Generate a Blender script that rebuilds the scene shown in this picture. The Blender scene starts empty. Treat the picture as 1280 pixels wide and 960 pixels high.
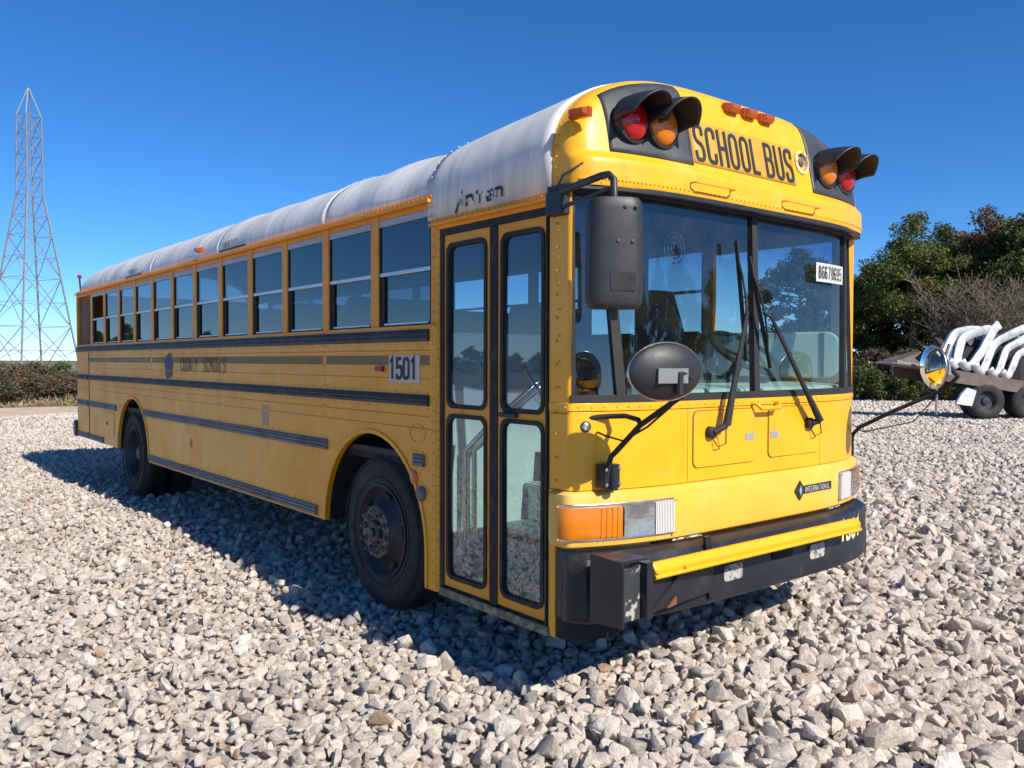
import bpy, bmesh, math, random
import numpy as np
from mathutils import Vector, Matrix, Euler
R = math.radians
random.seed(7); np.random.seed(7)
scene = bpy.context.scene
C = scene.collection

# ------------------------------------------------------------------ camera
CAM = Vector((-3.8139, -2.6575, 1.5427)); YAW, PITCH, ROLL, FPX = 0.678, -0.027, 0.0026, 1053.0
fw = Vector((math.sin(YAW)*math.cos(PITCH), math.cos(YAW)*math.cos(PITCH), math.sin(PITCH)))
rt = Vector((math.cos(YAW), -math.sin(YAW), 0)); up = rt.cross(fw)
r2 = rt*math.cos(ROLL)+up*math.sin(ROLL); u2 = up*math.cos(ROLL)-rt*math.sin(ROLL)
cd = bpy.data.cameras.new('camera'); cam = bpy.data.objects.new('camera', cd); C.objects.link(cam)
cam.matrix_world = Matrix(((r2.x, u2.x, -fw.x, CAM.x), (r2.y, u2.y, -fw.y, CAM.y), (r2.z, u2.z, -fw.z, CAM.z), (0, 0, 0, 1)))
cd.sensor_width = 36; cd.lens = FPX/1280*36; cd.clip_start = 0.05; cd.clip_end = 6000
scene.camera = cam

# ------------------------------------------------------------------ sky, sun, exposure
sun_to = Vector((0.085, -1.25, 1.0)).normalized()          # direction towards the sun
elev = math.asin(sun_to.z); azim = math.atan2(sun_to.x, sun_to.y)
w = bpy.data.worlds.new('World'); scene.world = w; w.use_nodes = True
nt = w.node_tree; nt.nodes.clear()
sky = nt.nodes.new('ShaderNodeTexSky'); sky.sky_type = 'NISHITA'; sky.sun_disc = False
sky.sun_elevation = elev; sky.sun_rotation = azim; sky.altitude = 1200; sky.air_density = 0.8; sky.dust_density = 0.0; sky.ozone_density = 9
bg = nt.nodes.new('ShaderNodeBackground'); bg.inputs['Strength'].default_value = 0.118
wo = nt.nodes.new('ShaderNodeOutputWorld')
hs = nt.nodes.new('ShaderNodeHueSaturation'); hs.inputs['Saturation'].default_value = 1.13
nt.links.new(sky.outputs[0], hs.inputs['Color']); nt.links.new(hs.outputs[0], bg.inputs[0]); nt.links.new(bg.outputs[0], wo.inputs[0])
sl = bpy.data.lights.new('sun', 'SUN'); sl.energy = 5.0; sl.angle = R(0.53); sl.color = (1, 0.925, 0.82)
so = bpy.data.objects.new('sun', sl); C.objects.link(so)
so.rotation_euler = (-sun_to).to_track_quat('-Z', 'Y').to_euler(); so.location = (0, -20, 30)
vs = scene.view_settings; vs.view_transform = 'Standard'; vs.look = 'None'; vs.exposure = 0.42; vs.gamma = 1.0; vs.use_curve_mapping = False

# ------------------------------------------------------------------ materials
M = {}
class NT:
    def __init__(s, name):
        m = bpy.data.materials.new(name); m.use_nodes = True; s.m = m; s.t = m.node_tree; s.b = s.t.nodes['Principled BSDF']; M[name] = m
    def n(s, kind, **kw):
        x = s.t.nodes.new(kind)
        for k, v in kw.items():
            if k in x.inputs: x.inputs[k].default_value = v
            else: setattr(x, k, v)
        return x
    def l(s, a, b): s.t.links.new(a, b)
    def co(s): return s.n('ShaderNodeTexCoord').outputs['Object']
    def noise(s, scale, detail=4, rough=.55, vec=None, dist=0):
        x = s.n('ShaderNodeTexNoise'); x.inputs['Scale'].default_value = scale; x.inputs['Detail'].default_value = detail
        x.inputs['Roughness'].default_value = rough; x.inputs['Distortion'].default_value = dist
        s.l(vec if vec is not None else s.co(), x.inputs['Vector']); return x.outputs['Fac']
    def ramp(s, fac, *stops):
        x = s.n('ShaderNodeValToRGB'); e = x.color_ramp.elements
        while len(e) < len(stops): e.new(0.5)
        for q, (p, c) in zip(e, stops): q.position = p; q.color = (*c, 1) if len(c) == 3 else c
        s.l(fac, x.inputs[0]); return x.outputs[0]
    def mix(s, fac, a, b, typ='MIX'):
        x = s.n('ShaderNodeMix'); x.data_type = 'RGBA'; x.blend_type = typ
        for v, i in ((fac, 0), (a, 6), (b, 7)):
            if isinstance(v, (int, float)): x.inputs[i].default_value = v
            elif isinstance(v, tuple): x.inputs[i].default_value = (*v, 1)
            else: s.l(v, x.inputs[i])
        return x.outputs[2]
    def bump(s, h, strength=.2, dist=.01):
        x = s.n('ShaderNodeBump'); x.inputs['Strength'].default_value = strength; x.inputs['Distance'].default_value = dist
        s.l(h, x.inputs['Height']); s.l(x.outputs[0], s.b.inputs['Normal'])
def mat(name, col, rough=.5, metal=0, coat=0, var=.12, vs_=3.0, bump=0, bscale=30, spec=.5, dirt=None, dscale=2.5, dlo=.52, dhi=.72, wear=0):
    q = NT(name); b = q.b
    c = q.ramp(q.noise(vs_, 5), (.3, tuple(x*(1-var) for x in col)), (.7, tuple(min(1, x*(1+var)) for x in col)))
    if wear:
        mp = q.n('ShaderNodeMapping'); q.l(q.co(), mp.inputs[0]); mp.inputs['Scale'].default_value = (7, 7, .8)
        c = q.mix(q.ramp(q.noise(2.2, 6, .6, mp.outputs[0]), (.56, (0, 0, 0)), (.80, (wear,)*3)), c, tuple(x*.55 for x in col))
        c = q.mix(q.ramp(q.noise(55, 2, .5), (.715, (0, 0, 0)), (.735, (wear*1.6,)*3)), c, (.10, .06, .03))
    if dirt:
        f = q.ramp(q.noise(dscale, 7, .62, dist=.4), (dlo, (0, 0, 0)), (dhi, (1, 1, 1)))
        c = q.mix(f, c, dirt)
    q.l(c, b.inputs['Base Color'])
    b.inputs['Metallic'].default_value = metal; b.inputs['Specular IOR Level'].default_value = spec
    rr = q.ramp(q.noise(vs_*4, 4), (.3, (rough*.8,)*3), (.7, (min(1, rough*1.2),)*3)); q.l(rr, b.inputs['Roughness'])
    if coat: b.inputs['Coat Weight'].default_value = coat; b.inputs['Coat Roughness'].default_value = .12
    if bump: q.bump(q.noise(bscale, 5), bump, .01)
    return q.m
mat('paint_front', (.88, .40, .004), .40, coat=.25, var=.06, bump=.03, bscale=4, dirt=(.66, .36, .06), dlo=.55, dhi=.85, dscale=5, wear=.35)
mat('paint_fascia', (.86, .44, .05), .5, var=.05, wear=.35, dirt=(.80, .55, .18), dlo=.5, dhi=.8)
mat('paint_cap', (.86, .405, .009), .42, coat=.2, var=.05, wear=.35, dirt=(.78, .50, .10), dlo=.55, dhi=.8)
mat('paint_trim', (.82, .32, .006), .5, var=.1, dirt=(.56, .25, .03), dlo=.55, dhi=.75, dscale=6)
mat('paint_reflective', (.21, .135, .022), .55, var=.12)
# side paint: glossy orange where it was touched up, chalky and stained towards the back and the skirt
q = NT('paint_side'); co = q.co()
sx = q.n('ShaderNodeSeparateXYZ'); q.l(co, sx.inputs[0])
base = q.ramp(q.noise(2.2, 5), (.3, (.82, .325, .005)), (.7, (.90, .375, .009)))
ch = q.ramp(q.noise(1.3, 6, .6, dist=.5), (.455, (0, 0, 0)), (.50, (.6, .6, .6)), (.6, (.85, .85, .85)))
yr = q.n('ShaderNodeMapRange'); q.l(sx.outputs[1], yr.inputs[0]); yr.inputs[1].default_value = -3.6; yr.inputs[2].default_value = .5
mm = q.n('ShaderNodeMath', operation='MULTIPLY'); q.l(ch, mm.inputs[0]); q.l(yr.outputs[0], mm.inputs[1])
c = q.mix(mm.outputs[0], base, (.90, .46, .06))
mp = q.n('ShaderNodeMapping'); q.l(co, mp.inputs[0]); mp.inputs['Scale'].default_value = (1, 5, .7)
st = q.ramp(q.noise(3.5, 7, .65, mp.outputs[0]), (.55, (0, 0, 0)), (.78, (.55, .55, .55)))
c = q.mix(st, c, (.62, .27, .03))
sp = q.ramp(q.noise(38, 3, .6), (.70, (0, 0, 0)), (.74, (.6, .6, .6)))
c = q.mix(sp, c, (.22, .12, .05))
q.l(c, q.b.inputs['Base Color']); q.b.inputs['Coat Weight'].default_value = .15; q.b.inputs['Coat Roughness'].default_value = .25
q.l(q.ramp(q.noise(5, 4), (.3, (.36,)*3), (.7, (.6,)*3)), q.b.inputs['Roughness']); q.bump(q.noise(1.6, 2), .12, .02)
# roof paint: chalky white with streaks running down from the crown
q = NT('paint_roof'); co = q.co(); mp = q.n('ShaderNodeMapping'); q.l(co, mp.inputs[0]); mp.inputs['Scale'].default_value = (.6, 4, .6)
c = q.ramp(q.noise(3, 7, .65, mp.outputs[0]), (.3, (.50, .49, .46)), (.62, (.72, .71, .69)))
c = q.mix(q.ramp(q.noise(2.3, 6, .6), (.5, (0, 0, 0)), (.75, (.6,)*3)), c, (.44, .39, .32))
q.l(c, q.b.inputs['Base Color']); q.b.inputs['Roughness'].default_value = .5; q.bump(q.noise(1.5, 2), .25, .03)
mat('rubber', (.018, .018, .02), .75, var=.2, bump=.1)
mat('tyre', (.020, .020, .021), .82, var=.25, dirt=(.05, .046, .042), dlo=.5, dhi=.8, bump=.12, bscale=60)
mat('rail_dark', (.022, .025, .033), .5, var=.2, dirt=(.09, .09, .10), dlo=.6, dhi=.8)
mat('rail_grey', (.15, .15, .16), .5, var=.2, dirt=(.05, .05, .055), dlo=.5, dhi=.7)
mat('black_plastic', (.020, .021, .024), .48, var=.15, bump=.05, bscale=80, dirt=(.05, .05, .052), dlo=.6, dhi=.85)
mat('bumper_paint', (.012, .014, .019), .42, var=.2, bump=.05, dirt=(.055, .053, .052), dlo=.58, dhi=.78, dscale=7)
mat('chipped_metal', (.035, .04, .045), .5, dirt=(.40, .38, .34), dscale=16, dlo=.56, dhi=.60)
mat('panel_black', (.040, .043, .050), .55, var=.15, dirt=(.13, .135, .14), dlo=.52, dhi=.8)
mat('lettering_black', (.018, .017, .016), .6, var=.1)
mat('lettering_worn', (.030, .030, .034), .6, var=.1, dirt=(.60, .28, .03), dscale=14, dlo=.56, dhi=.62)
mat('lettering_flaked', (.02, .02, .024), .6, var=.1, dirt=(.68, .68, .67), dscale=16, dlo=.52, dhi=.56)
mat('decal_white', (.66, .64, .60), .5, var=.05)
mat('gravel_glimpse', (.42, .40, .37), .5, var=.2, dirt=(.10, .10, .10), dscale=30, dlo=.48, dhi=.6)  # pale mottle painted as sunlit gravel behind the bumper openings
mat('number_backing', (.56, .50, .44), .5, var=.06)
mat('decal_cream', (.75, .62, .36), .5, var=.05)
mat('board_yellow', (.52, .29, .030), .55, var=.1, dirt=(.42, .26, .06), dlo=.5, dhi=.75)
mat('aluminium', (.50, .52, .54), .38, metal=.8, var=.1)
mat('sash_white', (.40, .41, .43), .5, var=.06)
mat('steel_dark', (.045, .047, .05), .5, metal=.3, var=.25, dirt=(.10, .075, .055), dlo=.52, dhi=.75, dscale=8)
mat('steel_rusty', (.10, .075, .06), .7, metal=.3, var=.3, dirt=(.28, .22, .18), dscale=30, dlo=.45, dhi=.6)
mat('chrome', (.82, .82, .82), .07, metal=1, var=.02)
mat('chrome_dull', (.62, .62, .6), .28, metal=1, var=.1)
mat('chrome_lamp', (.86, .88, .9), .22, metal=1, var=.05, bump=.25, bscale=26)
mat('underbody', (.018, .017, .016), .9, var=.3)
mat('interior_grey', (.16, .17, .17), .7, var=.08)
mat('interior_dark', (.035, .037, .04), .8, var=.1)
mat('interior_pale', (.55, .63, .60), .6, var=.04)
mat('step_pale', (.52, .62, .62), .6, var=.1, dirt=(.35, .38, .36), dlo=.5, dhi=.8)
mat('seat_black', (.02, .02, .022), .85, var=.2, bump=.1, bscale=120)
mat('seat_green', (.05, .075, .07), .7, var=.1)
mat('rust_brown', (.16, .075, .035), .8, var=.25)
mat('spray_grey', (.075, .09, .12), .7, var=.15)
mat('patch_pink', (.50, .33, .22), .6, var=.1)
mat('door_sill', (.10, .11, .085), .5, metal=.4, var=.25, dirt=(.25, .26, .20), dscale=14, dlo=.48, dhi=.6)
mat('sticker_grey', (.30, .32, .33), .45, var=.1)
mat('wood', (.23, .15, .08), .8, var=.2, bump=.1)
mat('plastic_white', (.66, .68, .70), .5, var=.08, bump=.15, bscale=5, dirt=(.35, .35, .36), dlo=.55, dhi=.7, dscale=4)
mat('scrap_dark', (.018, .018, .021), .6, var=.4)
mat('scrap_blue', (.10, .22, .35), .5, var=.2)
mat('trailer_steel', (.16, .13, .105), .7, metal=.2, var=.25, bump=.1, dirt=(.10, .06, .04))
mat('galvanized', (.29, .30, .31), .5, metal=.35, var=.1)
mat('bark', (.10, .085, .07), .9, var=.3, bump=.4, bscale=14)
mat('bark_pale', (.21, .185, .155), .9, var=.25)
mat('bark_twig', (.13, .105, .075), .9, var=.3)
mat('van_white', (.62, .62, .60), .4, var=.05)
def lens(name, col, rough=.18, tr=.12):
    q = NT(name); b = q.b
    wv = q.n('ShaderNodeTexVoronoi'); wv.inputs['Scale'].default_value = 90; q.l(q.co(), wv.inputs['Vector'])
    q.l(q.ramp(q.noise(6, 3), (.3, tuple(x*.75 for x in col)), (.7, col)), b.inputs['Base Color'])
    b.inputs['Roughness'].default_value = rough; b.inputs['Transmission Weight'].default_value = tr; b.inputs['Coat Weight'].default_value = .25
    q.bump(wv.outputs['Distance'], .15, .004)
lens('lens_red', (.50, .004, .008)); lens('lens_amber', (.82, .23, .006)); lens('lens_marker', (.50, .09, .012))
def glass(name, tint, ior, dust=.03, band=None, gz=1.0):
    q = NT(name); t = q.t; t.nodes.remove(q.b); out = t.nodes['Material Output']
    tr = q.n('ShaderNodeBsdfTransparent'); gl = q.n('ShaderNodeBsdfGlossy'); gl.inputs['Roughness'].default_value = .012
    tr.inputs[0].default_value = (*tint, 1)
    if band:   # tinted shade band dyed into the top of the glass
        sx = q.n('ShaderNodeSeparateXYZ'); q.l(q.co(), sx.inputs[0])
        mr = q.n('ShaderNodeMapRange'); q.l(sx.outputs[2], mr.inputs[0]); mr.inputs[1].default_value = band[0]; mr.inputs[2].default_value = band[1]
        q.l(q.mix(mr.outputs[0], tint, band[2]), tr.inputs[0])
    # Schlick reflectance of a thin pane (same from both faces)
    f0 = 2*((ior-1)/(ior+1))**2; ge = q.n('ShaderNodeNewGeometry'); dt = q.n('ShaderNodeVectorMath', operation='DOT_PRODUCT'); q.l(ge.outputs['Normal'], dt.inputs[0]); q.l(ge.outputs['Incoming'], dt.inputs[1])
    ab = q.n('ShaderNodeMath', operation='ABSOLUTE'); q.l(dt.outputs['Value'], ab.inputs[0])
    om_ = q.n('ShaderNodeMath', operation='SUBTRACT'); om_.inputs[0].default_value = 1; q.l(ab.outputs[0], om_.inputs[1])
    pw = q.n('ShaderNodeMath', operation='POWER'); q.l(om_.outputs[0], pw.inputs[0]); pw.inputs[1].default_value = 5
    fr = q.n('ShaderNodeMath', operation='MULTIPLY_ADD'); q.l(pw.outputs[0], fr.inputs[0]); fr.inputs[1].default_value = (1-f0)*gz; fr.inputs[2].default_value = f0
    mx = q.n('ShaderNodeMixShader'); q.l(fr.outputs[0], mx.inputs[0]); q.l(tr.outputs[0], mx.inputs[1]); q.l(gl.outputs[0], mx.inputs[2])
    df = q.n('ShaderNodeBsdfDiffuse'); df.inputs[0].default_value = (.4, .4, .38, 1)
    m2 = q.n('ShaderNodeMixShader'); q.l(q.ramp(q.noise(7, 6, .65), (.4, (dust*.3,)*3), (.75, (dust*2,)*3)), m2.inputs[0])
    q.l(mx.outputs[0], m2.inputs[1]); q.l(df.outputs[0], m2.inputs[2]); q.l(m2.outputs[0], out.inputs[0])
glass('glass_side', (.13, .165, .20), 1.72, .006, gz=.55); glass('glass_far', (.50, .56, .62), 1.5, .008); glass('glass_door', (.66, .78, .80), 1.72, .012)
glass('glass_windshield', (.60, .74, .70), 1.68, .02, band=(1.98, 2.2, (.22, .30, .46)))
glass('glass_lens', (.93, .95, .95), 1.45, .03)
def leafmat(name, dark, light, warm=None, wf=.0):
    q = NT(name); g = q.n('ShaderNodeNewGeometry')
    c = q.ramp(g.outputs['Random Per Island'], (.0, dark), (.8, light))
    if warm:
        f = q.ramp(q.noise(.55, 3), (.5, (0, 0, 0)), (.68, (wf,)*3)); c = q.mix(f, c, warm)
    q.l(c, q.b.inputs['Base Color']); q.b.inputs['Roughness'].default_value = .6; q.b.inputs['Specular IOR Level'].default_value = .25
    t = q.n('ShaderNodeBsdfTranslucent'); q.l(c, t.inputs[0]); mx = q.n('ShaderNodeMixShader'); mx.inputs[0].default_value = .22
    q.l(q.b.outputs[0], mx.inputs[1]); q.l(t.outputs[0], mx.inputs[2]); q.l(mx.outputs[0], q.t.nodes['Material Output'].inputs[0])
leafmat('leaf_pine', (.035, .062, .017), (.15, .18, .042), (.14, .10, .03), .5)
leafmat('leaf_oak', (.030, .052, .015), (.115, .14, .036), (.11, .075, .03), .5)
leafmat('leaf_red', (.085, .055, .032), (.19, .115, .065), (.11, .12, .04), .85)
leafmat('leaf_scrub', (.06, .045, .03), (.20, .145, .085), (.05, .085, .03), .8)
leafmat('leaf_green', (.03, .06, .018), (.10, .15, .045), (.13, .11, .04), .6)
leafmat('grass_dry', (.20, .15, .085), (.42, .33, .20))
# stones
q = NT('stone'); oi = q.n('ShaderNodeObjectInfo'); co = q.co()
ad = q.n('ShaderNodeVectorMath', operation='ADD'); sc_ = q.n('ShaderNodeVectorMath', operation='SCALE')
cx = q.n('ShaderNodeCombineXYZ'); 
for i in range(3): q.l(oi.outputs['Random'], cx.inputs[i])
q.l(cx.outputs[0], sc_.inputs[0]); sc_.inputs['Scale'].default_value = 57.0; q.l(co, ad.inputs[0]); q.l(sc_.outputs[0], ad.inputs[1])
c1 = q.ramp(oi.outputs['Random'], (.0, (.40, .355, .31)), (.12, (.58, .515, .45)), (.5, (.72, .65, .575)), (.8, (.66, .575, .485)), (.95, (.80, .745, .68)), (1.0, (.48, .33, .22)))
c2 = q.ramp(q.noise(1.6, 6, .7, ad.outputs[0]), (.3, (.62, .60, .57)), (.5, (1, 1, 1)), (.72, (1.12, 1.1, 1.06)))
c = q.mix(1.0, c1, c2, 'MULTIPLY')
c3 = q.ramp(q.noise(11, 3, .6, ad.outputs[0]), (.56, (1, 1, 1)), (.66, (.62, .58, .53)))
c = q.mix(.6, c, c3, 'MULTIPLY')
q.l(c, q.b.inputs['Base Color']); q.b.inputs['Roughness'].default_value = .85; q.b.inputs['Specular IOR Level'].default_value = .25
q.bump(q.noise(5, 6, .7, ad.outputs[0]), .55, .12)
# ground sheet: gravel near, sand strip, then rough grass
q = NT('ground'); co = q.co()
v1 = q.n('ShaderNodeTexVoronoi'); v1.inputs['Scale'].default_value = 11; q.l(co, v1.inputs['Vector'])
g1 = q.ramp(v1.outputs['Distance'], (.0, (.64, .58, .50)), (.45, (.55, .495, .425)), (.75, (.20, .18, .16)))
g1 = q.mix(.5, g1, q.ramp(q.noise(14, 5), (.3, (.6, .6, .6)), (.7, (1.2, 1.2, 1.2))), 'MULTIPLY')
sand = q.ramp(q.noise(1.5, 8, .7), (.3, (.42, .33, .23)), (.7, (.56, .46, .34)))
grass = q.ramp(q.noise(.6, 8, .7), (.3, (.10, .09, .045)), (.7, (.22, .18, .10)))
sx = q.n('ShaderNodeSeparateXYZ'); q.l(co, sx.inputs[0])
nz = q.noise(.25, 4)
ay = q.n('ShaderNodeMath', operation='MULTIPLY_ADD'); q.l(nz, ay.inputs[0]); ay.inputs[1].default_value = 5; q.l(sx.outputs[1], ay.inputs[2])
f1 = q.ramp(q.n('ShaderNodeMapRange').outputs[0], (0, (0, 0, 0)), (1, (1, 1, 1)))
mr = [n for n in q.t.nodes if n.type == 'MAP_RANGE'][0]; q.l(ay.outputs[0], mr.inputs[0]); mr.inputs[1].default_value = 23.5; mr.inputs[2].default_value = 26
c = q.mix(f1, g1, sand)
mr2 = q.n('ShaderNodeMapRange'); q.l(ay.outputs[0], mr2.inputs[0]); mr2.inputs[1].default_value = 36; mr2.inputs[2].default_value = 38
c = q.mix(mr2.outputs[0], c, grass)
ax = q.n('ShaderNodeMath', operation='MULTIPLY_ADD'); q.l(nz, ax.inputs[0]); ax.inputs[1].default_value = 5; q.l(sx.outputs[0], ax.inputs[2])
mr3 = q.n('ShaderNodeMapRange'); q.l(ax.outputs[0], mr3.inputs[0]); mr3.inputs[1].default_value = 35; mr3.inputs[2].default_value = 37
c = q.mix(mr3.outputs[0], c, grass)
q.l(c, q.b.inputs['Base Color']); q.b.inputs['Roughness'].default_value = .95; q.b.inputs['Specular IOR Level'].default_value = .2
q.bump(v1.outputs['Distance'], -.8, .05)

# ------------------------------------------------------------------ mesh helpers
ORG = {}
def tag(o, label=None, cat=None, group=None, kind=None):
    for k, v in (('label', label), ('category', cat), ('group', group), ('kind', kind)):
        if v: o[k] = v
    return o
def empty(name, loc, rot=(0, 0, 0)):
    o = bpy.data.objects.new(name, None); C.objects.link(o); o.location = loc; o.rotation_euler = rot; o.empty_display_size = .2
    ORG[o.name] = Vector(loc); return o
def root_org(p): return ORG.get(p.name, Vector((0, 0, 0))) if p else Vector((0, 0, 0))
def link(name, me, material, parent=None, loc=(0, 0, 0)):
    o = bpy.data.objects.new(name, me); C.objects.link(o); o.location = loc
    if material and not me.materials: me.materials.append(M[material])
    if parent: o.parent = parent; ORG[o.name] = root_org(parent) + Vector(loc)
    else: ORG[o.name] = Vector(loc)
    return o
def copyo(o, parent=None, loc=None):
    c = o.copy(); C.objects.link(c); c.parent = parent
    if loc is not None: c.location = loc
    ORG[c.name] = root_org(parent) + c.location; return c
class MB:
    def __init__(s): s.v = []; s.f = []
    def add(s, vs, fs):
        b = len(s.v); s.v += [tuple(x) for x in vs]; s.f += [tuple(i+b for i in f) for f in fs]; return s
    def box(s, a, b):
        x0, y0, z0 = [min(a[i], b[i]) for i in range(3)]; x1, y1, z1 = [max(a[i], b[i]) for i in range(3)]
        return s.add([(x0, y0, z0), (x1, y0, z0), (x1, y1, z0), (x0, y1, z0), (x0, y0, z1), (x1, y0, z1), (x1, y1, z1), (x0, y1, z1)],
                     [(0, 3, 2, 1), (4, 5, 6, 7), (0, 1, 5, 4), (1, 2, 6, 5), (2, 3, 7, 6), (3, 0, 4, 7)])
    def beam(s, p, q, wd, ht=None, upv=(0, 0, 1)):
        p, q = Vector(p), Vector(q); d = (q-p).normalized(); u = Vector(upv)
        if abs(d.dot(u)) > .98: u = Vector((1, 0, 0))
        a = d.cross(u).normalized(); u = a.cross(d); ht = ht or wd; a = a*wd/2; u = u*ht/2
        return s.add([p-a-u, p+a-u, p+a+u, p-a+u, q-a-u, q+a-u, q+a+u, q-a+u], [(0, 3, 2, 1), (4, 5, 6, 7), (0, 1, 5, 4), (1, 2, 6, 5), (2, 3, 7, 6), (3, 0, 4, 7)])
    def tube(s, pts, r, n=8, cap=True):
        pts = [Vector(p) for p in pts]; rs = r if isinstance(r, (list, tuple)) else [r]*len(pts)
        rings = []; prev = None
        for i, p in enumerate(pts):
            d = (pts[min(i+1, len(pts)-1)]-pts[max(i-1, 0)]).normalized()
            if prev is None: a = d.orthogonal().normalized()
            else: a = (prev-d*prev.dot(d)).normalized()
            prev = a; b = d.cross(a)
            rings.append([p+(a*math.cos(t)+b*math.sin(t))*rs[i] for t in [2*math.pi*k/n for k in range(n)]])
        s.grid(rings, wrap=True)
        if cap: bse = len(s.v)-n*len(pts); s.f.append(tuple(bse+k for k in range(n))[::-1]); s.f.append(tuple(len(s.v)-n+k for k in range(n)))
        return s
    def grid(s, rows, wrap=False, loop=False):
        n = len(rows[0]); b = len(s.v)
        for r in rows: s.v += [tuple(p) for p in r]
        m = len(rows)
        for i in range(m if loop else m-1):
            for j in range(n if wrap else n-1):
                i2, j2 = (i+1) % m, (j+1) % n
                s.f.append((b+i*n+j, b+i*n+j2, b+i2*n+j2, b+i2*n+j))
        return s
    def prism(s, a, b):               # two matching outlines, capped (concave ok)
        n = len(a); k = len(s.v); s.v += [tuple(p) for p in a]+[tuple(p) for p in b]
        s.f.append(tuple(range(k, k+n))[::-1]); s.f.append(tuple(range(k+n, k+2*n)))
        for i in range(n): s.f.append((k+i, k+(i+1) % n, k+n+(i+1) % n, k+n+i))
        return s
    def lathe(s, prof, o, axis, n=32, cap0=False, cap1=False):
        axis = Vector(axis).normalized(); a = axis.orthogonal().normalized(); b = axis.cross(a); o = Vector(o)
        rows = [[o+axis*h+(a*math.cos(t)+b*math.sin(t))*r for t in [2*math.pi*k/n for k in range(n)]] for r, h in prof]
        k0 = len(s.v); s.grid(rows, wrap=True)
        if cap0: s.f.append(tuple(k0+k for k in range(n))[::-1])
        if cap1: s.f.append(tuple(len(s.v)-n+k for k in range(n)))
        return s
    def mesh(s, name, org=(0, 0, 0), smooth=None, fix=True):
        me = bpy.data.meshes.new(name); o = Vector(org)
        me.from_pydata([(v[0]-o.x, v[1]-o.y, v[2]-o.z) for v in s.v], [], s.f)
        if fix:
            bm = bmesh.new(); bm.from_mesh(me); bmesh.ops.recalc_face_normals(bm, faces=bm.faces); bm.to_mesh(me); bm.free()
        if smooth is not None:
            me.shade_smooth(); me.set_sharp_from_angle(angle=R(smooth))
        return me
    def build(s, name, material, parent=None, smooth=None, bevel=0, seg=2):
        o = link(name, s.mesh(name, root_org(parent), smooth), material, parent)
        if bevel:
            m = o.modifiers.new('bevel', 'BEVEL'); m.width = bevel; m.segments = seg; m.limit_method = 'ANGLE'; m.angle_limit = R(35)
        return o
def rrect(a0, b0, a1, b1, r, n=6):
    o = []
    for cxx, cyy, t0 in ((a1-r, b1-r, 0), (a0+r, b1-r, 90), (a0+r, b0+r, 180), (a1-r, b0+r, 270)):
        o += [(cxx+r*math.cos(R(t0+90*k/n)), cyy+r*math.sin(R(t0+90*k/n))) for k in range(n+1)]
    return o
def rect_like(a0, b0, a1, b1, loop):  # project a rounded loop out to a rectangle so that the ring has equal counts
    ca = (a0+a1)/2; cb = (b0+b1)/2; o = []
    for k, (a, b) in enumerate(loop):
        n = len(loop)//4; i = k % n; cor = k//n
        o.append([(a1, b1), (a0, b1), (a0, b0), (a1, b0)][cor])
    n = len(loop)//4
    for c in range(4):                 # spread ends of each corner run onto the edges
        a, b = loop[c*n]; a2, b2 = loop[c*n+n-1]
        if c in (0, 2): o[c*n] = (o[c*n][0], b); o[c*n+n-1] = (a2, o[c*n+n-1][1])
        else: o[c*n] = (a, o[c*n][1]); o[c*n+n-1] = (o[c*n+n-1][0], b2)
    return o
def ring(mb, outer, inner, f, d0, d1):  # plate with a hole; f(a,b,d)->xyz
    A = [f(a, b, d0) for a, b in outer]; B = [f(a, b, d0) for a, b in inner]; D = [f(a, b, d1) for a, b in inner]; E_ = [f(a, b, d1) for a, b in outer]
    return mb.grid([A, B, D, E_], wrap=True, loop=True)
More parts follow.
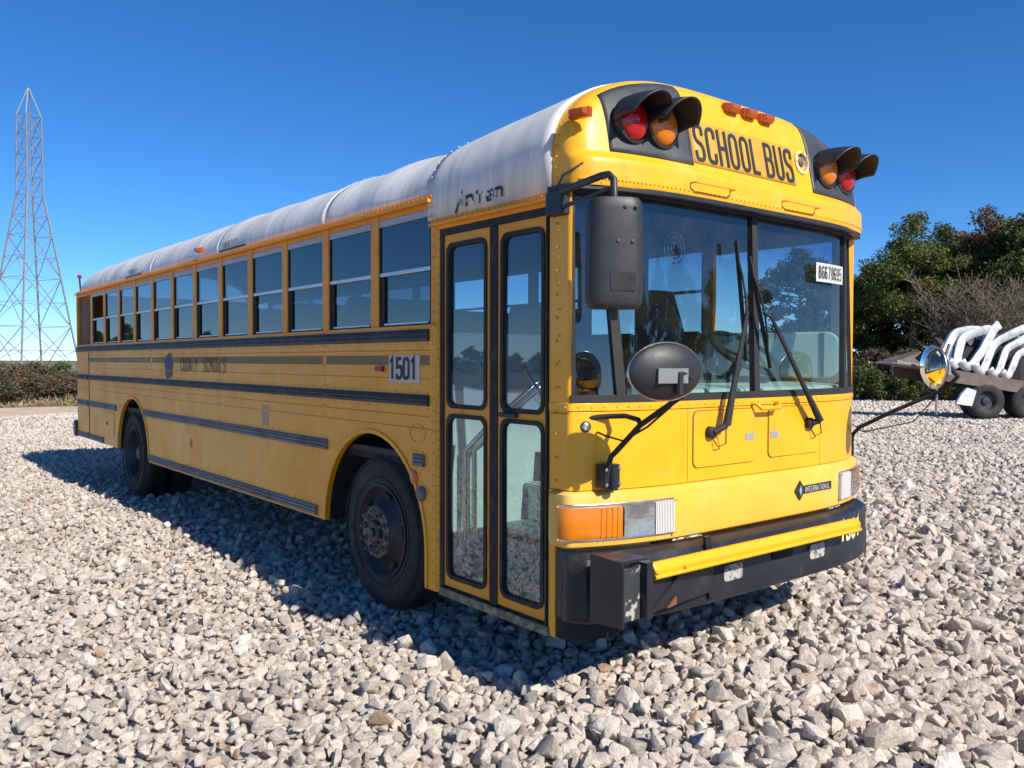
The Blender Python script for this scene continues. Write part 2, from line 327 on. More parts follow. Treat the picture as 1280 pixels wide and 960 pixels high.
# stroke lettering -------------------------------------------------
def rounded(pts, r, closed=False):
    n = len(pts); out = []
    for i, p in enumerate(pts):
        ri = r[i] if isinstance(r, (list, tuple)) else r
        if ri == 0 or (not closed and i in (0, n-1)): out.append(p); continue
        p = Vector(p); a = Vector(pts[i-1])-p; b = Vector(pts[(i+1) % n])-p
        k = min(ri, a.length*.5, b.length*.5); a = p+a.normalized()*k; b = p+b.normalized()*k
        for t in (0, .2, .4, .6, .8, 1.0): out.append(tuple(a*(1-t)**2+p*2*t*(1-t)+b*t*t))
    return out
W5 = .5
GL = {
 'S': [([(.5, .74), (.5, 1), (0, 1), (0, .56), (.5, .44), (.5, 0), (0, 0), (0, .26)], .24, 0)],
 'C': [([(.5, .72), (.5, 1), (0, 1), (0, 0), (.5, 0), (.5, .28)], .24, 0)],
 'O': [([(0, 1), (.5, 1), (.5, 0), (0, 0)], .24, 1)], '0': [([(0, 1), (.46, 1), (.46, 0), (0, 0)], .24, 1)],
 'U': [([(0, 1.05), (0, 0), (.5, 0), (.5, 1.05)], .24, 0)],
 'H': [([(0, -.05), (0, 1.05)], 0, 0), ([(.5, -.05), (.5, 1.05)], 0, 0), ([(0, .5), (.5, .5)], 0, 0)],
 'L': [([(0, 1.05), (0, 0), (.46, 0)], 0, 0)],
 'B': [([(0, .53), (0, 1), (.47, 1), (.47, .53)], [0, 0, .2, .2], 1), ([(0, 0), (0, .53), (.5, .53), (.5, 0)], [0, 0, .2, .22], 1)],
 'N': [([(0, -.05), (0, 1.05)], 0, 0), ([(.5, -.05), (.5, 1.05)], 0, 0), ([(0, 1), (.5, 0)], 0, 0)],
 'T': [([(-.04, 1), (.54, 1)], 0, 0), ([(.25, -.05), (.25, 1)], 0, 0)],
 'Y': [([(0, 1.05), (.25, .45), (.25, -.05)], 0, 0), ([(.5, 1.05), (.25, .45)], 0, 0)],
 'I': [([(.1, -.05), (.1, 1.05)], 0, 0)], 'E': [([(.45, 1), (0, 1), (0, 0), (.45, 0)], 0, 0), ([(0, .5), (.4, .5)], 0, 0)],
 'R': [([(0, .47), (0, 1), (.47, 1), (.47, .47)], [0, 0, .2, .2], 1), ([(0, -.05), (0, .47)], 0, 0), ([(.22, .47), (.5, -.05)], 0, 0)],
 'A': [([(0, -.05), (.25, 1), (.5, -.05)], 0, 0), ([(.1, .32), (.4, .32)], 0, 0)],
 'M': [([(0, -.05), (0, 1), (.28, .35), (.56, 1), (.56, -.05)], 0, 0)], 'X': [([(0, 0), (.5, 1)], 0, 0), ([(0, 1), (.5, 0)], 0, 0)],
 'G': [([(.5, .74), (.5, 1), (0, 1), (0, 0), (.5, 0), (.5, .45), (.28, .45)], [0, .24, .24, .24, .24, 0, 0], 0)],
 '1': [([(.05, .82), (.25, 1), (.25, -.05)], 0, 0)],
 '5': [([(.45, 1), (.03, 1), (.03, .55), (.47, .62), (.47, 0), (0, 0), (0, .22)], [0, 0, 0, .24, .24, .2, 0], 0)],
 '6': [([(.45, .8), (.45, 1), (0, 1), (0, .1)], .24, 0), ([(0, .56), (.47, .56), (.47, 0), (0, 0)], .22, 1)],
 '8': [([(.03, 1), (.44, 1), (.44, .53), (.03, .53)], .2, 1), ([(0, .53), (.47, .53), (.47, 0), (0, 0)], .22, 1)],
 '9': [([(.47, .9), (.47, 0), (0, 0), (0, .2)], .24, 0), ([(0, 1), (.47, 1), (.47, .44), (0, .44)], .22, 1)],
 '7': [([(0, 1), (.47, 1), (.15, -.05)], 0, 0)],
 'n': [([(0, 0), (0, .6), (.3, .62), (.34, 0)], [0, 0, .15, 0], 0)], 'm': [([(0, 0), (0, .6), (.2, .62), (.22, .2)], [0, 0, .1, 0], 0)],
 'r': [([(0, 0), (0, .62), (.2, .6)], .12, 0)], 'a': [([(0, .5), (.3, .62), (.3, 0)], .12, 0), ([(.3, .3), (0, .3), (0, 0), (.28, 0)], .1, 0)],
 '/': [([(-.1, -.25), (.28, .95), (.30, .1)], 0, 0)], '.': [([(0, .55), (.02, .8)], 0, 0)],
}
def text_mesh(mb, txt, f, h, wd, gap, t, a0=0, sp=.3):
    """ribbon letters; f(a,b,d) maps across/up/out; h cap height, wd width scale (of .5 cell), t stroke"""
    a = a0; dd = 0
    for chh in txt:
        if chh == ' ': a += sp*wd*1.2; continue
        gw = .2 if chh == 'I' else (.56 if chh == 'M' else .5)
        for pts, r, cl in GL[chh]:
            P = rounded(pts, r, cl); P = [Vector((p[0]*wd, p[1]*(h-t)+t/2)) for p in P]
            P = [p for i, p in enumerate(P) if i == 0 or (p-P[i-1]).length > 1e-5]
            if cl and (P[0]-P[-1]).length < 1e-5: P.pop()
            n = len(P); L = []; Q = []
            for i, p in enumerate(P):
                d0 = (p-P[i-1]).normalized() if (i > 0 or cl) else None; d1 = (P[(i+1) % n]-p).normalized() if (i < n-1 or cl) else None
                d0 = d0 or d1; d1 = d1 or d0
                n0 = Vector((-d0.y, d0.x)); n1 = Vector((-d1.y, d1.x)); m = (n0+n1); m = m/max(.5, m.length_squared)*2*t/2 if m.length > 1e-4 else n0*t/2
                L.append(p+m); Q.append(p-m)
            dd = (dd+.0004) % .002
            rows = [[f(a+x.x, x.y, dd) for x in L], [f(a+x.x, x.y, dd) for x in Q]]
            mb.grid(rows, wrap=bool(cl))
        a += gw*wd+gap
    return a
# front outline of the bus in plan ---------------------------------
HW, DD = 1.22, .286
def F(x): return .0625*abs(x)**4.4
_q = [(x, F(x)) for x in np.linspace(0, 1.203, 240)]
_a, _b, _c = (1.203, F(1.203)), (1.2198, .149), (1.22, .170)
_q += [tuple((1-t)**2*_a[i]+2*t*(1-t)*_b[i]+t*t*_c[i] for i in (0, 1)) for t in np.linspace(.05, 1, 24)]
_q += [(1.22+1e-6*k, y) for k, y in enumerate(np.linspace(.174, DD, 24))]
_p = [(-x, y) for x, y in _q[::-1]]+_q[1:]
_s = [0]
for i in range(1, len(_p)): _s.append(_s[-1]+math.dist(_p[i], _p[i-1]))
SL = _s[-1]; _px = np.array([p[0] for p in _p]); _py = np.array([p[1] for p in _p]); _sa = np.array(_s)
def plan(s, off=0):                    # s: metres of arc measured from the centre (negative = door side)
    s = s+SL/2; x = float(np.interp(s, _sa, _px)); y = float(np.interp(s, _sa, _py))
    e = .022; x0 = float(np.interp(s-e, _sa, _px)); y0 = float(np.interp(s-e, _sa, _py)); x1 = float(np.interp(s+e, _sa, _px)); y1 = float(np.interp(s+e, _sa, _py))
    tx, ty = x1-x0, y1-y0; l = math.hypot(tx, ty); return (x+ty/l*off, y-tx/l*off)
def s_of_x(x): return float(np.interp(x, _px, _sa))-SL/2
def sweep(mb, prof, s0, s1, n=40):      # closed profile [(off,z)] swept along the front outline
    rows = []
    ss = set(round(s0+(s1-s0)*k/n, 5) for k in range(n+1))
    for c in (-1, 1):
        for k in range(25):
            t = c*(SL/2-.125)+(k/24-.5)*.11
            if min(s0, s1)+.002 < t < max(s0, s1)-.002: ss.add(round(t, 5))
    ss = sorted(ss); n = len(ss)-1
    for s in ss: rows.append([(*plan(s, o), z) for o, z in prof])
    b = len(mb.v); m = len(prof); mb.grid(rows, wrap=True)
    mb.f.append(tuple(b+j for j in range(m))[::-1]); mb.f.append(tuple(b+n*m+j for j in range(m))); return mb
def band(z0, z1, o0, o1): return [(o0, z0), (o1, z0), (o1, z1), (o0, z1)]
def front(x, z, off): return (x, F(x)-off, z)

# ------------------------------------------------------------------ ground
lot_m = MB(); 
def hills(x, y):
    fade = np.clip((34-np.hypot(x-2, y-2))/10, 0, 1)
    return fade*(.022*np.sin(1.1*x+.6*y)+.020*np.sin(.7*y-1.9*x+1)+.012*np.sin(2.9*x+2.2*y))
ext = [-3000, -400, -90, -45]+list(np.arange(-33, 38, .55))+[45, 60, 120, 400, 3000]
lot_m.grid([[(x, y, -.052+float(hills(x, y))) for x in ext] for y in ext])
lot = lot_m.build('ground', 'ground', smooth=80); tag(lot, 'pale crushed stone lot with a sandy strip at its far edge', 'ground', kind='structure')

# ================================================================== THE BUS
BY = 5.03
bus = empty('school_bus', (0, BY, 0))
tag(bus, 'yellow flat-nosed school bus with white roof and 1501 on its side, parked on gravel', 'bus')
PW, Y1, ZS, ZT = .6637, 1.305, 1.735, 2.39           # window pitch, first front edge, sill, top
REAR = 10.06
riv = MB(); riv_roof = MB()
def rivet(p, n, r=.007, h=.004, to=None):
    p = Vector(p); n = Vector(n).normalized(); (to or riv).lathe([(r, 0), (r*.8, h*.8), (r*.3, h)], p, n, 6, cap1=True)
def rline(p, q, n, step=.075, r=.007):
    p, q = Vector(p), Vector(q); k = max(1, int((q-p).length/step))
    for i in range(k+1): rivet(p.lerp(q, i/k), n, r)
def side(sx):
    return lambda a, b, d: (sx*(HW+d), a, b)
def arch_pts(cy, a, zc, b, z_front, z_rear, n=22):
    pts = [(cy-a, z_front)] if z_front < zc-.01 else []
    for k in range(n+1):
        t = math.pi*k/n; pts.append((cy-a*math.cos(t), zc+b*math.sin(t)))
    return pts
def plate(outline, f, d0, d1): return MB().prism([f(a, b, d0) for a, b in outline], [f(a, b, d1) for a, b in outline])
FA = (1.96, .625, .46, .64); RA = (7.33, .62, .51, .61)
for sx in (-1, 1):
    f = side(sx); nrm = (sx, 0, 0)
    # belt panels between the arches and the window sill, cut every three windows
    cuts = [1.235 if sx < 0 else .30, 2.59, 4.60, 6.59, 8.58, 9.37, REAR-.02]
    for i in range(6):
        a0, a1 = cuts[i]+.0015, cuts[i+1]-.0015
        plate([(a0, 1.16), (a1, 1.16), (a1, ZS), (a0, ZS)], f, -.03, 0).build('belt_panel', 'paint_side', bus, bevel=.002)
        if sx < 0:
            for yy in ((a0+.018, a1-.018) if i else (a1-.018,)): rline(f(yy, 1.18, 0), f(yy, 1.64, 0), nrm, .06)
    # skirt panels with wheel arches
    s0 = 1.235 if sx < 0 else .30
    sk = [(s0, 1.158), (s0, .258)] + ([(FA[0]-FA[1], .258)]) + [p for p in arch_pts(*FA, .3, .46)] + [(4.599, .462), (4.599, 1.158)]
    plate(sk, f, -.03, 0).build('skirt_panel', 'paint_side', bus)
    sk = [(4.602, 1.158), (4.602, .462), (RA[0]-RA[1], .462)] + arch_pts(*RA, .462, .51) + [(8.60, .51), (8.60, 1.158)]
    plate(sk, f, -.03, 0).build('skirt_panel', 'paint_side', bus)
    plate([(8.603, 1.158), (8.603, .51), (9.367, .51), (9.367, 1.158)], f, -.03, 0).build('skirt_panel', 'paint_side', bus)
    plate([(9.373, 1.158), (9.373, .51), (REAR-.02, .51), (REAR-.02, 1.158)], f, -.03, 0).build('skirt_panel', 'paint_side', bus)
    # window pillars, sill, header, drip rail
    for i in range(-1, 12):
        a0 = Y1+i*PW+.569; a1 = a0+.095
        if i == -1 and sx < 0: a0, a1 = 1.236, Y1-.012
        MB().box(f(a0, ZS, -.045), f(a1, 2.43, -.004)).build('window_pillar', 'paint_trim', bus, bevel=.006)
    MB().box(f(Y1-.07 if sx < 0 else .3, ZS-.004, -.05), f(REAR-.03, ZS+.012, .008)).build('window_sill', 'paint_trim', bus, bevel=.003)
    MB().box(f(1.27 if sx < 0 else .3, 2.393, -.04), f(REAR-.06, 2.44, -.012)).build('window_header', 'paint_trim', bus)
    prof = [(-.01, 2.424), (.03, 2.420), (.034, 2.436), (.012, 2.44), (.012, 2.462), (-.01, 2.464)]
    e0 = 1.27 if sx < 0 else .3
    MB().prism([f(e0, z, d) for d, z in prof], [f(REAR-.05, z, d) for d, z in prof]).build('drip_rail', 'paint_trim', bus)
    if sx < 0: rline(f(1.3, 2.452, .012), f(REAR-.1, 2.452, .012), nrm, .05, .006)
    # rub rails: ribbed pressings
    def rail(a0, a1, z0, z1, m, name='rub_rail'):
        h = z1-z0; pr = [(0, z0), (.012, z0+.002), (.018, z0+h*.12), (.018, z0+h*.30), (.010, z0+h*.36), (.010, z0+h*.44), (.020, z0+h*.5), (.020, z0+h*.62), (.010, z0+h*.68), (.010, z0+h*.76), (.017, z0+h*.82), (.012, z1-.002), (0, z1)]
        return MB().prism([f(a0, z, d) for d, z in pr], [f(a1, z, d) for d, z in pr]).build(name, m, bus)
    b0 = 1.30
    for (z0, z1, m, segs) in ((1.653, 1.723, 'rail_dark', [(b0, 9.36), (9.38, REAR-.03)]), (1.288, 1.352, 'rail_dark', [(b0, 9.33), (9.40, REAR-.05)]),
                              (.942, 1.013, 'rail_grey', [(1.345, 1.455), (2.545, 4.598), (4.602, 6.87), (8.0, 9.31), (9.40, REAR-.05)]), (.474, .545, 'rail_grey', [(2.705, 4.598), (4.602, 6.68)])):
        for a0, a1 in segs:
            if sx > 0 and z0 < 1: continue
            rail(a0, a1, z0, z1, m)
            if sx < 0:
                for zz in (z0-.014, z1+.014):
                    if zz < 1.7: rline(f(a0+.02, zz, 0), f(a1-.02, zz, 0), nrm, .11, .006)
    if sx < 0:
        for a0, a1 in ((8.62, 9.33), (9.39, 9.98)): rail(a0, a1, .52, .585, 'rail_grey')
        for i in range(6):
            a0, a1 = [1.30, 2.62, 4.63, 6.62, 8.61, 8.7][i], [2.56, 4.57, 6.56, 8.55, 9.34, 8.7][i]
            if a1 > a0: MB().box(f(a0, 1.518, -.001), f(a1, 1.575, .002)).build('reflective_stripe', 'paint_reflective', bus)
        for zz in (1.60, 1.44, 1.228, 1.158): # pressed creases along the flank
            MB().prism([f(1.30, zz-.006, 0), f(1.30, zz, .005), f(1.30, zz+.006, 0)], [f(9.34, zz-.006, 0), f(9.34, zz, .005), f(9.34, zz+.006, 0)]).build('flank_crease', 'paint_side', bus)
        # wheel arch lips
        for A, zf, zr in ((FA, .262, .46), (RA, .51, .51)):
            rows = []
            for a, b in arch_pts(A[0], A[1], A[2], A[3], zf, zr, 26):
                cy, cz = A[0], A[2]; v = Vector((a-cy, max(0, b-cz))); v = v.normalized() if v.length > .01 else Vector((-1, 0))
                rows.append([f(a+v.x*o, b+v.y*o, d) for o, d in ((-.006, -.03), (-.006, .006), (.0, .009), (.020, .008), (.022, 0))])
            MB().grid(rows).build('wheel_arch_lip', 'paint_side', bus, smooth=50)
            for k in range(0, len(rows), 2): rivet(Vector(rows[k][3]), nrm, .005)
# side windows: dark channel, white top strip, two sashes
def window(sx, i, proto=None):
    if proto is not None:
        o = copyo(proto, bus, (0, i*PW, 0))
        for ch in proto.children: copyo(ch, o)
        return o
    f = side(sx); a0, a1 = Y1, Y1+.569
    fr = MB(); inn = [(a0+.012, ZS+.022), (a1-.012, ZS+.022), (a1-.012, ZT-.004), (a0+.012, ZT-.004)]
    ring(fr, [(a0-.004, ZS+.010), (a1+.004, ZS+.010), (a1+.004, ZT+.008), (a0-.004, ZT+.008)], inn, f, -.042, -.014)
    o = fr.build('window', 'rubber', bus)
    MB().box(f(a0+.008, ZT-.038, -.034), f(a1-.008, ZT, -.009)).build('top_strip', 'sash_white', o)
    MB().box(f(a0+.006, 2.052, -.036), f(a1-.006, 2.076, -.012)).build('meeting_rail', 'aluminium', o, bevel=.003)
    MB().box(f(a0+.04, ZS+.02, -.036), f(a1-.045, ZS+.034, -.018)).build('bottom_rail', 'aluminium', o, bevel=.002)
    MB().box(f(a1-.046, ZS+.02, -.036), f(a1-.010, 2.05, -.020)).build('sash_channel', 'rubber', o)
    MB().grid([[f(a0+.012, z_, -.020), f(a1-.012, z_, -.020)] for z_ in (2.07, ZT-.036)]).build('upper_pane', 'glass_side' if sx < 0 else 'glass_far', o)
    MB().grid([[f(a0+.012, z_, -.032), f(a1-.046, z_, -.032)] for z_ in (ZS+.032, 2.055)]).build('lower_pane', 'glass_side' if sx < 0 else 'glass_far', o)
    return o
for sx in (-1, 1):
    p0 = window(sx, 0)
    for i in range(1, 12):
        o = window(sx, i, p0)
        if sx < 0 and i == 11:          # the last sash hangs open: no upper pane
            for ch in list(o.children):
                if ch.name.startswith('upper_pane'): bpy.data.objects.remove(ch)
            tag(o, 'rearmost side window with its upper half open')
f = side(1); MB().grid([[f(.29, z_, -.03), f(1.21, z_, -.03)] for z_ in (ZS+.012, ZT)]).build('driver_window', 'glass_lens', bus)
f = side(-1)
MB().box(f(9.275, ZS+.012, -.06), f(10.0, 2.40, -.035)).build('blanked_window', 'rust_brown', bus)
MB().box(f(10.0, ZS+.01, -.05), f(REAR, 2.43, -.002)).build('rear_corner_post', 'paint_trim', bus)
MB().box((-1.20, REAR-.05, .5), (1.20, REAR, 2.44)).build('rear_wall', 'paint_side', bus)
MB().box((-1.25, REAR-.02, .50), (1.25, REAR+.12, .72)).build('rear_bumper', 'bumper_paint', bus, bevel=.02)
# rear-corner hatch, stop patch, small fittings on the flank
MB().prism([f(a, b, .001) for a, b in rrect(8.10, .63, 8.74, .915, .02)], [f(a, b, .006) for a, b in rrect(8.10, .63, 8.74, .915, .02)]).build('access_hatch', 'paint_side', bus)
MB().lathe([(.018, 0), (.018, .008), (.008, .010)], f(8.42, .775, .006), (-1, 0, 0), 10, cap1=True).build('hatch_lock', 'rubber', bus)
MB().box(f(9.345, .515, -.002), f(9.352, 1.64, .006)).build('panel_seam', 'rust_brown', bus)
MB().box(f(9.362, .52, -.001), f(9.369, 1.63, .004)).build('panel_seam', 'rust_brown', bus)
MB().box(f(3.545, 1.042, -.001), f(3.66, 1.20, .003)).build('paint_patch', 'patch_pink', bus)
MB().lathe([(.045, 0), (.045, .003), (.03, .01), (.012, .013)], f(5.36, .77, 0), (-1, 0, 0), 16, cap1=True).build('flank_reflector', 'lens_amber', bus, smooth=40)
MB().lathe([(.042, 0), (.042, .005), (.03, .012), (.01, .015)], f(1.46, .875, 0), (-1, 0, 0), 18, cap1=True).build('flank_reflector', 'lens_amber', bus, smooth=40)
o = MB().lathe([(.044, 0), (.044, .008), (.04, .018), (.025, .026), (.01, .028)], f(1.375, .79, 0), (-1, 0, 0), 20, cap1=True).build('side_lamp', 'rail_grey', bus, smooth=50)
ol = MB(); ring(ol, [(1.42+.085*math.cos(t), 1.13+.055*math.sin(t)) for t in np.linspace(0, 2*math.pi, 25)[:-1]], [(1.42+.079*math.cos(t), 1.13+.05*math.sin(t)) for t in np.linspace(0, 2*math.pi, 25)[:-1]], f, 0, .003)
ol.build('oval_pressing', 'paint_trim', bus)
MB().box(f(1.79, 1.478, 0), f(1.875, 1.512, .025)).build('side_marker', 'lens_red', bus, bevel=.005)
# writing on the flank
MB().box(f(1.395, 1.418, 0), f(1.735, 1.578, .004)).build('number_plaque', 'number_backing', bus)
fl = lambda a0, z0, d0: (lambda a, b, d: f(a0-a, z0+b, d0+d))
tm = MB(); text_mesh(tm, '1501', fl(1.722, 1.432, .006), .135, .115, .022, .021); tm.build('fleet_number', 'lettering_black', bus)
for wd_, a_ in (('COUNTY', 5.62), ('SCHOOLS', 4.98)): tm = MB(); text_mesh(tm, wd_, fl(a_, 1.435, .004), .135, .095, .035, .012); tm.build('flank_word', 'lettering_worn', bus)
bl = MB(); ang = np.linspace(0, 2*math.pi, 33)[:-1]
bo = [(5.99+(.125+.012*math.sin(5*t)+.01*math.sin(9*t+1))*math.copysign(abs(math.cos(t))**.7, math.cos(t)), 1.485+(.125+.010*math.sin(4*t))*math.copysign(abs(math.sin(t))**.8, math.sin(t))) for t in ang]
plate(bo, f, .002, .0035).build('sprayed_out_word', 'spray_grey', bus)

# ---------------------------------------------------------------- roof
ZR, RH, RW, RN = 2.455, .475, 1.215, 2.25
CH, CN = .52, 2.65
def arch(x, wd=RW, h=RH): return ZR+h*(1-min(1, abs(x)/wd)**RN)**(1/RN)
def roof_sec(y, grow=0, sc=1.0, low=None, n=36):
    pts = []
    for k in range(n+1):
        t = math.pi*(k/n); c, s_ = -math.cos(t), math.sin(t)
        x = math.copysign(abs(c)**(2/RN), c)*(RW*sc+grow); z = ZR+(abs(s_)**(2/RN))*(RH*(.55+.45*sc)+grow)
        pts.append((x, y, z))
    if low is not None: pts = [(-(RW*sc+grow), y, low)]+pts+[((RW*sc+grow), y, low)]
    return pts
ycuts = [1.29, 2.59, 4.60, 6.59, 8.58, REAR-.02]
for i in range(5):
    a0, a1 = ycuts[i], ycuts[i+1]; n = max(6, int((a1-a0)/.055)); rows = []
    for k in range(n+1):
        y = a0+(a1-a0)*k/n
        g = .006*math.cos(2*math.pi*(y-Y1+.05)/PW)+.003*math.sin(7.3*y) + (.0015 if i % 2 else 0)
        sc = 1.0
        if y > 9.45: t = (y-9.45)/(REAR-.02-9.45); sc = math.sqrt(max(0, 1-(t*.72)**2.6))
        sec = roof_sec(y, g, 1.0)
        if sc < 1: sec = [(x*(.82+.18*sc), yy, ZR+(z-ZR)*sc) for x, yy, z in sec]
        rows.append(sec)
    o = MB().grid(rows).build('roof_panel', 'paint_roof', bus, smooth=60)
    m = o.modifiers.new('thick', 'SOLIDIFY'); m.thickness = .02; m.offset = -1
    for k in range(3, 34):
        if i == 0: continue
        p = roof_sec(a0+.02, .012)[k]
        if k % 1 == 0: rivet(p, (p[0], 0, (p[2]-2.2)*2), .005, .003, riv_roof)
def front_sec(y):
    k_ = max(0, min(1, (1.30-y)/1.03)); a_ = roof_sec(y, .016+.003*math.sin(9*y)); o_ = []
    for x, yy, z in a_:
        t = math.atan2((z-ZR), -x); zc = ZR+(CH+.004)*(1-min(1, abs(x)/1.236)**CN)**(1/CN); o_.append((x, yy, z+(zc-z)*k_))
    return [(-1.231, y, 2.318)]+o_+[(1.231, y, 2.318)]
rows = [front_sec(y) for y in np.linspace(.272, 1.30, 16)]
o = MB().grid(rows).build('front_roof_panel', 'paint_roof', bus, smooth=60); m = o.modifiers.new('thick', 'SOLIDIFY'); m.thickness = .02; m.offset = -1
for k in range(2, 37): p = roof_sec(1.28, .018)[k]; rivet(p, (p[0], 0, (p[2]-2.2)*2), .007, .004, riv_roof)
rline((-1.234, 1.262, 2.34), (-1.234, 1.262, 2.45), (-1, 0, 0), .05, .009)
# worn roof writing
tf = lambda a, b, d: (-1.237-d, 1.01-a, 2.338+b+a*.02)
tm = MB(); a = text_mesh(tm, '/', tf, .10, .14, .0, .016); text_mesh(tm, 'n', tf, .10, .16, .022, .017, a0=.085); text_mesh(tm, '.', tf, .10, .1, .03, .012, a0=.175)
text_mesh(tm, 'r', tf, .095, .10, .02, .010, a0=.20); text_mesh(tm, 'a', tf, .095, .15, .02, .016, a0=.262); text_mesh(tm, 'n', tf, .095, .15, .02, .015, a0=.335); tm.build('worn_maker_lettering', 'lettering_flaked', bus)
for yy in (4.50, 7.45):
    tm = MB(); text_mesh(tm, 'EMERGENCY', lambda a, b, d, yy=yy: (-1.222-d+b*.1, yy-a, 2.50+b), .05, .055, .012, .007); tm.build('exit_lettering', 'lettering_flaked', bus)
    MB().box((-1.228, yy-.52, 2.462), (-1.20, yy+.06, 2.482)).build('exit_header', 'rail_dark', bus)
def marker(p, yaw, name='marker_lamp', pitch=0):
    b = MB().box((-.055, -.02, -.022), (.055, .012, .022)); b.prism([(-.05, -.02, -.02), (.05, -.02, -.02), (.05, -.02, .02), (-.05, -.02, .02)], [(-.036, -.045, -.012), (.036, -.045, -.012), (.036, -.045, .014), (-.036, -.045, .014)])
    mtx = Matrix.Translation(p) @ Euler((pitch, 0, yaw)).to_matrix().to_4x4()
    b.v = [tuple(mtx @ Vector(v)) for v in b.v]
    return b.build(name, 'lens_marker', bus, bevel=.004)
marker((-1.225, 5.04, 2.535), -math.pi/2); marker((-1.185, .12, 2.655), R(-75))
MB().tube([(-1.16, REAR, 2.47), (-1.17, REAR+.02, 2.66)], .012).build('rear_lamp_stalk', 'black_plastic', bus)
MB().lathe([(.018, 0), (.028, .015), (.028, .04), (.015, .05)], (-1.17, REAR+.02, 2.66), (0, 0, 1), 12, True, True).build('rear_clearance_lamp', 'lens_red', bus, smooth=40)

# ---------------------------------------------------------------- front cap
CS = [(2.335, -.028), (2.345, -.034), (2.44, -.034), (2.462, -.030), (2.480, -.008), (2.50, .006), (2.60, .026), (2.70, .046), (2.78, .066), (2.84, .085), (2.89, .11), (2.93, .15), (2.955, .20), (2.972, .262)]
def cs(z): return float(np.interp(z, [a for a, b in CS], [b for a, b in CS]))
def cw(z):
    if z <= ZR: return 1.218
    return max(.02, 1.218*(1-min(1, (z-ZR)/CH)**CN)**(1/CN))
CY = .276
def cap_pt(x, z, off=0):
    xi = min(1, abs(x)/cw(z)); k = min(1, (CY-cs(z))/.27); y = .125*min(xi, .93)**4.4
    if xi > .93: t = (xi-.93)/.07; y += .03*t+.075*(1-math.sqrt(max(0, 1-t*t)))
    return (x, cs(z)+k*y-off, z)
def cap_row(z):
    w_ = cw(z); u = [1-(1-k/34)**1.9 for k in range(35)]; h = [cap_pt(w_*a, z) for a in u]; y0 = h[-1][1]
    h += [(w_, y0+(CY-y0)*k/5, z) for k in range(1, 6)]
    return [(-x, y, zz_) for x, y, zz_ in h[::-1]]+h[1:]
rows = []
zz = list(np.linspace(2.335, 2.5, 13))+list(np.linspace(2.51, 2.88, 18))+list(np.linspace(2.888, 2.972, 16))
for z in zz:
    rows.append(cap_row(z))
cap = MB().grid(rows); 
cap.build('front_cap', 'paint_cap', bus, smooth=45)
sweep(MB(), band(2.318, 2.340, .0, .035), -SL/2+.02, SL/2-.02, 50).build('cap_flange', 'black_plastic', bus)
for k in range(-52, 53):
    x = 1.20*math.sin(math.pi/2*k/53); p = cap_pt(x, 2.362, .001); q_ = cap_pt(x*.98, 2.362); rivet(p, (.2*x, -1, 0), .006)
for z in np.arange(2.38, 2.66, .05): rivet((-cw(z)-.001, .245, z), (-1, 0, .1), .009, .005)
# destination board, lettering, siren, marker lamps
def cap_plate(x0, x1, z0, z1, off, nx=14, nz=10, ztop=None):
    rows = []
    for i in range(nz+1):
        r_ = []
        for j in range(nx+1):
            x = x0+(x1-x0)*j/nx; zt = ztop(x) if ztop else z1; z = z0+(zt-z0)*i/nz; r_.append(cap_pt(x, z, off))
        rows.append(r_)
    return MB().grid(rows)
o = cap_plate(-.525, .345, 2.515, 2.735, .004).build('destination_board', 'board_yellow', bus, smooth=40); m = o.modifiers.new('thick', 'SOLIDIFY'); m.thickness = .01
tm = MB(); tf = lambda a, b, d: cap_pt(-.515+a, 2.527+b, .0075+d)
text_mesh(tm, 'SCHOOL', tf, .192, .112, .0365, .0195, a0=.016); text_mesh(tm, 'BUS', tf, .192, .112, .0365, .0195, a0=.60); tm.build('school_bus_lettering', 'lettering_black', bus)
p = Vector(cap_pt(.435, 2.66, 0)); sp_ = MB().lathe([(.066, 0), (.066, .012), (.052, .016), (.05, .004), (.03, -.012)], p, (0, -1, .12), 24).build('siren_flange', 'decal_cream', bus, smooth=40)
MB().lathe([(.050, .006), (.03, -.005), (.022, .01), (.008, .014)], p, (0, -1, .12), 20, cap1=True).build('grille', 'steel_rusty', sp_, smooth=40)
for k in range(8): rivet(p+Vector((.059*math.cos(k*.785), -.014, .059*math.sin(k*.785))), (0, -1, 0), .006)
for x in (-.15, 0, .15): p = cap_pt(x, 2.862); marker((p[0], p[1]-.012, p[2]), 0)
